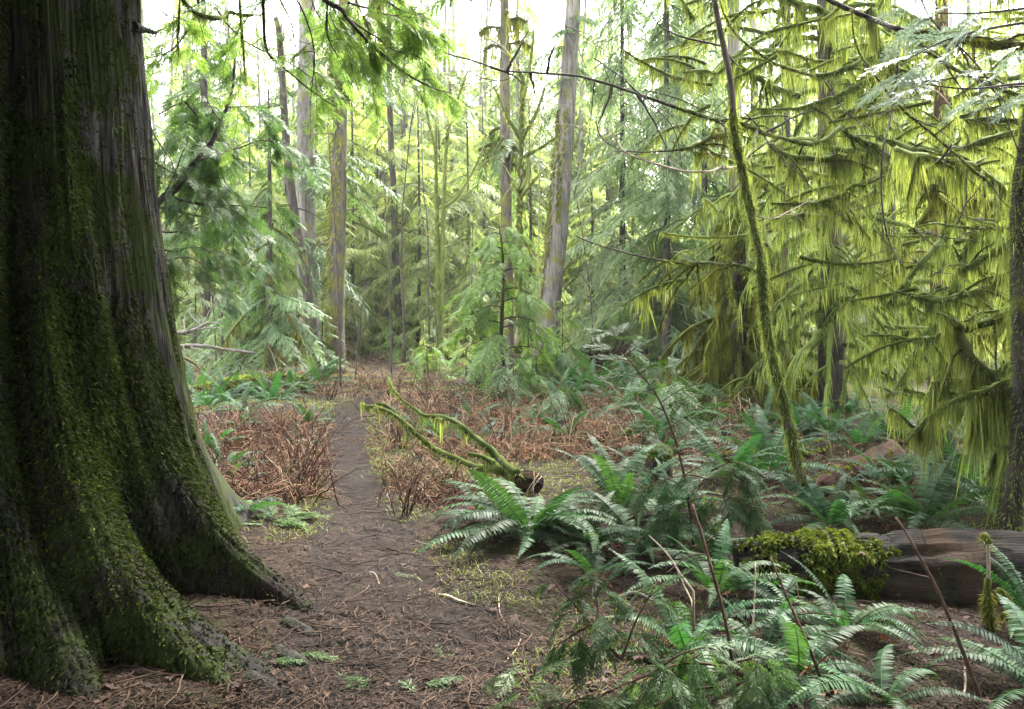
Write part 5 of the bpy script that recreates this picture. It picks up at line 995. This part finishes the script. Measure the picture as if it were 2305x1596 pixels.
stem('cut_stem', 'tan topped leaning stem in front of the dark right part of the log', [(2015, 1165), (2040, 1200), (2062, 1240), (2100, 1310), (2140, 1400), (2175, 1490), (2205, 1575), (2212, 1640)], 3.6, 3.15, .010, .005, 'red_twig', [[(2090, 1300), (2050, 1290), (2000, 1278)]])
for pts, lab in [([(1520, 1275), (1540, 1320), (1555, 1350), (1560, 1370)], 'thin pale dead twig left of the tall brown stem'), ([(1700, 1265), (1698, 1340), (1694, 1420)], 'straight white dead stalk in front of the log end'), ([(1460, 1205), (1500, 1245), (1530, 1290), (1560, 1330)], 'long tan twig slanting through the shaded ferns')]:
    stem('dead_stalk', lab, pts, 4.1, 3.9, .005, .003, 'pale_twig', cat='twig')
# feathery redcedar seedling in the middle
def feather(parent_t, pts, Y0, Y1, r0, r1, nb, L0, L1, tm, mat, bmat, dens=9, Ls=.3, down=.25, upw=.55):
    q = trace(pts, Y0, Y1, wob=.01); g = Geo(); tube(g, q, np.linspace(r0, r1, len(q)), 6, .4, .08); s = g.build('stem', M[bmat], parent_t, True)
    gf, gt = Geo(), Geo()
    for k in range(nb):
        f = (k + .5) / nb; i = f * (len(q) - 1); c = np.array([np.interp(i, np.arange(len(q)), q[:, j]) for j in range(3)]); T = unit(q[min(int(i) + 1, len(q) - 1)] - q[max(int(i) - 1, 0)])
        a = k * 2.4; o = unit(np.array([math.cos(a), .7 * math.sin(a), 0]) ); d = unit(T * upw + o + [0, 0, -down * .6]); L = (L0 + (L1 - L0) * f) * U(.8, 1.15); ss = np.linspace(0, 1, 6)[:, None]
        p = c + d * L * ss + ss ** 2 * [0, 0, -down * L]; tube(gt, p, np.linspace(r0 * .35, .0012, 6), 4, .4, cap=False)
        m = max(2, int(L * dens * 1.1)); B, tt, TT = along(p, m, .12, .98)
        for b, dd in zip(B, TT):
            az = math.atan2(dd[1], dd[0]) + rng.choice([-1, 1]) * U(.35, .8); pt = -math.asin(np.clip(dd[2], -1, 1))
            gf.put(tm[rng.integers(len(tm))], rotz(az) @ roty(pt + U(-.1, .35)) @ rotx(rng.normal(0, .5)) * Ls / .3 * U(.42, .75), b, rng.normal(0, .12))
        gf.put(tm[0], rotz(math.atan2(d[1], d[0])) @ roty(-math.asin(np.clip(TT[-1][2], -1, 1))) * Ls / .3 * .6, p[-1] - TT[-1] * .04, 0)
    gf.put(tm[0], rotz(0) @ roty(-math.asin(np.clip(unit(q[-1] - q[-3])[2], -1, 1))) * .7, q[-1] - unit(q[-1] - q[-3]) * .08, 0)
    gt.build('twigs', M[bmat], s); gf.build('foliage', M[mat], s)
b = G(1545, 1075); b[1] = 5.2; b = np.array([(1545 - CX) / F * 5.2, 5.2, float(gh((1545 - CX) / F * 5.2, 5.2))])
t = thing('cedar_seedling', 'feathery dark redcedar seedling leaning left, in front of the olive conifer', 'young tree', b)
feather(t, [(1560, 1225), (1548, 1120), (1528, 1020), (1505, 950), (1475, 885), (1440, 840), (1400, 790), (1378, 745)], 5.2, 5.2, .011, .003, 26, .30, .09, SPRAYF, 'cedar_dark', 'red_twig', 9, .32, .15, .75)
t = thing('cedar_seedling', 'low dark redcedar sprays spreading before the mossy log end', 'young tree', G(1600, 1180))
for pts in ([(1620, 1090), (1560, 1070), (1500, 1078), (1450, 1100)], [(1600, 1060), (1650, 1040), (1690, 1060)], [(1590, 1110), (1640, 1120), (1700, 1150)], [(1580, 1120), (1520, 1140), (1470, 1180)]): feather(t, pts, 5.1, 5.0, .006, .002, 8, .16, .08, SPRAYF, 'cedar_dark', 'red_twig', 8, .3, .3, .8)
t = thing('cedar_seedling', 'dark drooping redcedar sprays beside the trail in the bottom centre', 'young tree', G(1420, 1590))
for pts in (zz([(1030, 1180), (900, 1040), (760, 870), (600, 680), (420, 480)]), zz([(800, 900), (830, 760), (800, 600), (790, 480)]), zz([(760, 880), (640, 960), (480, 1050)]), zz([(1030, 1180), (1130, 900), (1230, 700), (1330, 520)])):
    feather(t, pts, 3.1, 3.25, .006, .002, 7, .12, .06, SPRAYF, 'cedar_dark', 'red_twig', 10, .22, .45, .5)
t = thing('cedar_seedling', 'green redcedar branches low over the litter at the bottom, left of the tall brown stem', 'young tree', G(1640, 1590))
for pts in (zz([(1920, 1240), (1700, 1210), (1500, 1220), (1330, 1290), (1150, 1350), (960, 1430)]), zz([(1330, 1290), (1420, 1200), (1560, 1120), (1740, 1070)]), zz([(1960, 1210), (2080, 1180), (2200, 1150)]), zz([(960, 1430), (860, 1480), (740, 1600)]), zz([(1900, 1400), (1700, 1420), (1500, 1480), (1300, 1580)]), zz([(2000, 1400), (2100, 1350), (2250, 1340)])):
    feather(t, pts, 3.2, 3.15, .006, .002, 9, .13, .06, SPRAYF, 'cedar', 'red_twig', 10, .24, .5, .5)
t = thing('cedar_seedling', 'small redcedar sprigs in the very bottom centre edge', 'young tree', G(1230, 1590))
for pts in ([(1240, 1640), (1215, 1590), (1190, 1540), (1150, 1500)], [(1240, 1630), (1190, 1600), (1130, 1590)], [(1250, 1620), (1290, 1580), (1340, 1560)]): feather(t, pts, 3.0, 3.05, .005, .002, 8, .10, .05, SPRAYF, 'cedar', 'red_twig', 10, .22, .4, .6)
for px, py, L, lab in [(672, 1478, .16, 'fresh green cedar sprig lying by the tip of the giant cedar roots'), (790, 1552, .17, 'pale grey green cedar sprig dropped on the trail'), (955, 1545, .20, 'light green cedar sprig flat in the middle of the trail'), (885, 1300, .14, 'cedar sprig lying on the trail near the fern tips'), (620, 1180, .30, 'bright green cedar tuft at the left trail edge'), (610, 1500, .15, 'dull cedar sprig standing between the giant cedar roots'), (980, 1480, .12, 'tiny yellow green cedar sprig on the trail'), (640, 1172, .28, 'second green cedar tuft at the left trail edge, nearer the trail')]:
    b = G(px, py); t = thing('cedar_sprig', lab, 'sprig', b); g = Geo()
    for k in range(3 if L < .25 else 7): g.put(SPRAYF[k % 3], rotz(U(-.8, .8) + (k % 2) * 2.5) @ roty(-U(.05, .3)) @ rotx(rng.normal(0, .2)) * L / .3 * U(.7, 1.1), b + np.r_[rng.normal(0, L * .2, 2), .02], .2)
    g.build('spray', M['cedar'], t)
# sticks and litter on the trail
for pts, r, mat, lab in [([(985, 1345), (1010, 1352), (1035, 1363), (1068, 1368)], .012, 'pale_twig', 'short pale broken stick lying on the trail below the largest fern'), ([(1122, 1345), (1125, 1385), (1145, 1415), (1190, 1438), (1260, 1442)], .004, 'pale_twig', 'thin curved white root looping at the right trail edge'), ([(845, 1160), (900, 1205), (960, 1230), (1000, 1235)], .004, 'pale_twig', 'thin wavy twig on the middle trail left of the largest fern'),
                    ([(610, 1330), (680, 1318), (760, 1300), (815, 1295)], .007, 'red_twig', 'long brown stick across the trail beside the giant cedar roots'), ([(590, 1310), (640, 1308), (720, 1305)], .006, 'twig', 'dark straight stick on the trail close to the giant cedar'), ([(830, 1290), (845, 1300), (855, 1322)], .006, 'pale_twig', 'small pale forked stick in the middle of the trail'), ([(715, 1340), (760, 1365), (800, 1385)], .005, 'red_twig', 'reddish stick slanting down on the trail'),
                    ([(890, 1495), (930, 1465), (985, 1455)], .004, 'twig', 'bent brown twig on the lower trail'), ([(895, 1520), (960, 1510), (1020, 1500), (1075, 1480)], .004, 'twig', 'long thin dark twig on the lower trail'), ([(1130, 1500), (1160, 1470), (1172, 1440)], .004, 'pale_twig', 'little pale twig low at the right trail edge'), ([(1150, 1510), (1230, 1500), (1290, 1480)], .005, 'red_twig', 'reddish twig leading off the trail to the dark cedar sprays'), ([(2170, 1505), (2172, 1550), (2165, 1590)], .006, 'pale_twig', 'orange brown twig standing on bare soil at the bottom right'),
                    ([(1390, 1352), (1430, 1345), (1470, 1360)], .014, 'grey_bark', 'short grey lichened stick arched above the litter in the bottom centre'), ([(480, 1160), (540, 1140), (620, 1110), (690, 1085)], .008, 'twig', 'long dark stick on the brown bank left of the trail')]:
    q = np.array([G(*p) + [0, 0, r * 1.1] for p in pts]); q = spline(q, 14); q[:, 2] += .01 * np.sin(np.linspace(0, PI, 14)); t = thing('stick', lab, 'stick', q[0] - [0, 0, r]); g = Geo(); tube(g, q, np.linspace(r, r * .6, 14), 6, .4, .15); g.build('stick', M[mat], t, True)
for i in range(14):
    px, py = U(700, 1180), U(1330, 1590); b = G(px, py); o = None; g = Geo(); a = U(0, 2 * PI); L = .05; s = np.linspace(-1, 1, 9)
    p = b + np.stack([s * L * .5 * math.cos(a), s * L * .5 * math.sin(a), np.full(9, .014)], 1); tube(g, p, .014 * np.sqrt(np.clip(1 - s ** 2 * .9, .05, 1)), 8, .4, .35); o = g.build('fir_cone', M['cone']); tag(o, 'small brown fir cone lying on the dark trail soil', 'cone', 'fir cones on the trail')
def leaf_shape(g, c, size, az, tilt, tint):
    a = np.linspace(0, 2 * PI, 20, endpoint=False); r = size * (.45 + .55 * np.abs(np.cos(2.5 * a)) ** 1.3) * (1 - .25 * np.cos(a)); pz = rng.normal(0, size * .12, 20)
    V = np.stack([r * np.cos(a), r * np.sin(a), pz], 1) @ (rotz(az) @ rotx(tilt)).T + c; V = np.vstack([V, c[None]])
    g.add(V, np.array([[20, 2 * i, 2 * i + 1, (2 * i + 2) % 20] for i in range(10)]), tint)
for px, py, s, lab in [(1438, 1478, .034, 'large curled brown maple leaf among the cedar sprays'), (1940, 1245, .034, 'pinkish maple leaf caught in the moss of the log'), (1900, 1225, .03, 'brown leaf on the crest of the mossy log end'), (1240, 1330, .04, 'dull purple fallen leaf right of the trail below the largest fern')]:
    g = Geo(); leaf_shape(g, np.zeros(3), s, U(0, 6), U(-.5, .5), .5)
    pos = G(px, py) + [0, 0, .03] if px < 1700 and px != 1438 else (P(px, py, 3.0) if px == 1438 else P(px, py, 4.46))
    V = g.v[0]; g.v[0] = V + pos; o = g.build('maple_leaf', M['leaf_litter']); tag(o, lab, 'leaf')
def scatter(n, fn, y0=2.9, y1=14.5, near=1.7):
    Y = y0 + (y1 - y0) * rng.random(n) ** near; px = U(-60, 2900, n); x = (px - CX) / F * Y
    d = np.hypot(x - TC[0], Y - TC[1]); k = (d > 1.45) & fn(x, Y, px); x, Y = x[k], Y[k]
    return np.stack([x, Y, gtop(x, Y)], 1)
def flat_dirs(k, up=.12):
    d = rand_side(k); d[:, 2] = np.abs(rng.normal(0, up, k)); return unit(d)
B = scatter(170000, lambda x, y, px: rng.random(len(x)) < np.where(on_path(x, y), .6, 1)); d = flat_dirs(len(B))
g = Geo(); ribbons(g, B + [0, 0, .014], d, unit(np.cross(d, [0, 0, 1.]) + rng.normal(0, .3, d.shape)), U(.015, .07, len(B)), U(.003, .008, len(B)), 1, .2, (1, .5), rng.random(len(B)) ** 1.6); stuff(g, 'needle_litter', M['litter'], 'brown needles and bits of bark strewn over the forest floor', 'litter')
B = scatter(900, lambda x, y, px: ~on_path(x, y, .8) | (rng.random(len(x)) < .25)); g = Geo()
for b in B: leaf_shape(g, b + [0, 0, .02], U(.012, .034), U(0, 6.28), rng.normal(0, .4), rng.random())
stuff(g, 'leaf_litter', M['leaf_litter'], 'dead brown leaves scattered over the forest floor', 'litter')
B = scatter(2200, lambda x, y, px: (y < 9) | (rng.random(len(x)) < .4)); g = Geo()
for b in B:
    L = U(.08, .4); a = U(0, 2 * PI); s = np.linspace(-.5, .5, 6)[:, None]; tube(g, b + [0, 0, .016] + s * L * np.array([math.cos(a), math.sin(a), 0]) + np.c_[rng.normal(0, .02, (6, 2)).cumsum(0) * L * 3, np.zeros(6)], np.linspace(U(.002, .005), .0015, 6), 4, rng.random())
stuff(g, 'twig_litter', M['litter'], 'small fallen twigs strewn over the trail and floor', 'litter')
# moss carpet, grass
mossf = lambda x, y, px: (fbm(x * 1.1, y * 1.1, 101, 4) > .50 + .05 * rng.normal(size=len(x))) & ~on_path(x, y, U(.8, 1.3))
B = scatter(60000, lambda x, y, px: mossf(x, y, px) & (rng.random(len(x)) < .8), 2.9, 17, 1.4); d = unit(flat_dirs(len(B), .5) + [0, 0, .5])
sc_ = np.clip(B[:, 1] / 6, .6, 2.2); g = Geo(); ribbons(g, B, d, unit(np.cross(d, rand_dir(len(B)))), U(.02, .04, len(B)) * sc_, U(.005, .011, len(B)) * sc_, 1, .4, (1, .3)); stuff(g, 'moss_carpet', M['moss_lit'], 'low green moss carpeting patches of the floor', 'moss')
edge = lambda x, y, px: (np.abs(np.abs(x - path_x(y)) / path_w(y) - 1.25) < .35 + .28 * rng.normal(size=len(x))) & (y > 4.3) & (fbm(x * 1.6, y * 1.6, 111, 3) > .42)
B = np.vstack([scatter(90000, edge, 4.3, 13.5, 1.2), scatter(16000, lambda x, y, px: (px > 1150) & (px < 1700) & (y < 4.4) & (fbm(x * 2, y * 2, 113) > .47), 2.9, 4.6, 1), scatter(60000, lambda x, y, px: (y > 5) & ~on_path(x, y, 1.1) & (fbm(x * .9, y * .9, 117, 4) > .52 + .05 * rng.normal(size=len(x))), 5, 17, 1)]); k = len(B); d = unit(rand_side(k) * U(.2, .9, k)[:, None] + [0, 0, .8])
g = Geo(); ribbons(g, B, d, rand_side(k), U(.03, .11, k), U(.004, .008, k) * np.clip(B[:, 1] / 6, .7, 2), 2, .5, (1, .8, .1)); stuff(g, 'grass', M['grass'], 'pale green grass and herbs along the trail edges', 'grass')
# dry brown bracken and bramble
def bracken(name, pxy, n, h, label, seed):
    g = Geo(); gp = Geo(); cnt = 0
    for px, py in pxy:
        b = G(px, py)
        if b[1] < 13.5 and on_path(b[0], b[1], U(.7, 1.1)): continue
        cnt += 1
        for j in range(n):
            c = b + np.r_[rng.normal(0, .13, 2), 0]; c[2] = float(gh(c[0], c[1])); a = U(0, 2 * PI); L = h * U(.4, 1.2)
            if on_path(c[0] + .3 * L * math.cos(a), c[1], U(.6, 1.0)): continue
            if rng.random() < .30: g.put(FR['dead'][rng.integers(2)], rotz(a) @ roty(U(-.6, .2)) @ rotx(rng.normal(0, .6)) * L * .8, c, rng.normal(-.2, .25))
            else:
                s = np.linspace(0, 1, 7)[:, None]; e = U(.25, 1.35); q = c + s * [L * math.cos(a) * math.cos(e), L * math.sin(a) * math.cos(e), L * math.sin(e)] + s ** 2 * [0, 0, -U(.1, .8) * L] + rng.normal(0, .025, (7, 3)).cumsum(0) * L
                tube(gp if rng.random() < .28 else g, q, np.linspace(U(.004, .008), .002, 7), 4, rng.random() ** 1.5, cap=False)
    stuff(g, name, M['bracken'], label, 'undergrowth')
    stuff(gp, 'dry_stalks', M['pale_stalk'], 'pale dry stalks in the ' + label.replace('tangle of ', '').replace('wide ', '').replace('scattered ', ''), 'undergrowth')
bracken('dry_bracken', [(U(450, 735), U(945, 1130)) for _ in range(150)], 14, .50, 'tangle of dry red brown bracken on the bank left of the trail', 1)
bracken('dry_bracken', [(U(850, 1700), U(885, 1045)) for _ in range(240)], 13, .56, 'wide tangle of dry red brown bracken behind the fallen forked branch', 2)
bracken('dry_bracken', [(U(860, 1050), U(1050, 1150)) for _ in range(50)], 9, .36, 'dry brown stalks between the trail and the fallen forked branch', 3)
bracken('dry_bracken', [(U(420, 1000), U(850, 900)) for _ in range(90)], 11, .5, 'dry brown undergrowth along the foot of the far trunks', 4)
bracken('dry_bracken', [(U(420, 1650), U(808, 856)) for _ in range(170)], 9, .75, 'dull brown brush far back around the bases of the fir trunks', 6)
bracken('dry_bracken', [(U(1700, 2330), U(900, 1130)) for _ in range(100)], 8, .34, 'dead fern stalks scattered beneath the moss hung trees', 5)
def shrub(label, px, py, n, h, mat='red_twig', spread=.45, group=None, r=.006):
    b = G(px, py); t = thing('bare_shrub', label, 'shrub', b, group); g, g2 = Geo(), Geo()
    for k in range(n):
        a = U(0, 2 * PI); L = h * U(.55, 1.1); s = np.linspace(0, 1, 9)[:, None]; e = spread * U(.2, 1.2)
        q = b + np.r_[rng.normal(0, .04, 2), -.02] + s * [L * e * math.cos(a), L * e * math.sin(a), L] + s ** 2 * [L * .2 * math.cos(a), 0, -.12 * L] + rng.normal(0, .012, (9, 3)).cumsum(0) * L
        tube(g, q, np.linspace(r, r * .3, 9), 5, .4, .1); twiglets(q, 5, .3 * h, g2, r * .4, .1, .3)
    s_ = g.build('stem', M[mat], t, True); g2.build('twigs', M[mat], s_)
for a in [('bare twiggy shrub with tall reddish stems on the left bank beside the trail', 662, 1108, 11, .95), ('bare brown shrub at the left trail edge, low and forked', 700, 1120, 7, .6), ('bare shrub in front of the young drooping hemlock', 600, 905, 9, 1.1), ('bare reddish shrub where the trail vanishes', 740, 900, 9, 1.2), ('low bare shrub at the right trail edge before the fallen branch', 910, 1165, 11, .55), ('bare twiggy shrub at the right trail edge behind the fallen branch', 900, 1010, 10, .6), ('thin upright bare shrub behind the fork of the fallen branch', 1120, 1010, 6, 1.1), ('dark bare shrub in the bracken behind the fallen branch tip', 1010, 950, 7, 1.0), ('bare shrub left of the feathery cedar seedling', 1290, 990, 7, .9), ('bare bush by the low redcedar seedling', 880, 880, 9, 1.0)]: shrub(*a)

# ------------------------------------------------------------------ the misty air
HAZE = 0.0006
if HAZE:
    me = bpy.data.meshes.new('haze'); x0, x1, y0, y1, z0, z1 = -230, 230, -40, 240, -3, 48
    me.from_pydata([(x0, y0, z0), (x1, y0, z0), (x1, y1, z0), (x0, y1, z0), (x0, y0, z1), (x1, y0, z1), (x1, y1, z1), (x0, y1, z1)], [], [(0, 3, 2, 1), (4, 5, 6, 7), (0, 1, 5, 4), (1, 2, 6, 5), (2, 3, 7, 6), (3, 0, 4, 7)])
    m, t, N, K = nt('misty_air'); o_ = N("ShaderNodeOutputMaterial"); v = N("ShaderNodeVolumePrincipled"); v.inputs['Color'].default_value = (.93, .96, .95, 1); v.inputs['Density'].default_value = HAZE; v.inputs['Anisotropy'].default_value = .3; K(v.outputs[0], o_.inputs['Volume'])
    me.materials.append(m); o = bpy.data.objects.new('haze', me); sc.collection.objects.link(o); tag(o, 'pale misty air between the trees', 'haze', None, 'stuff')
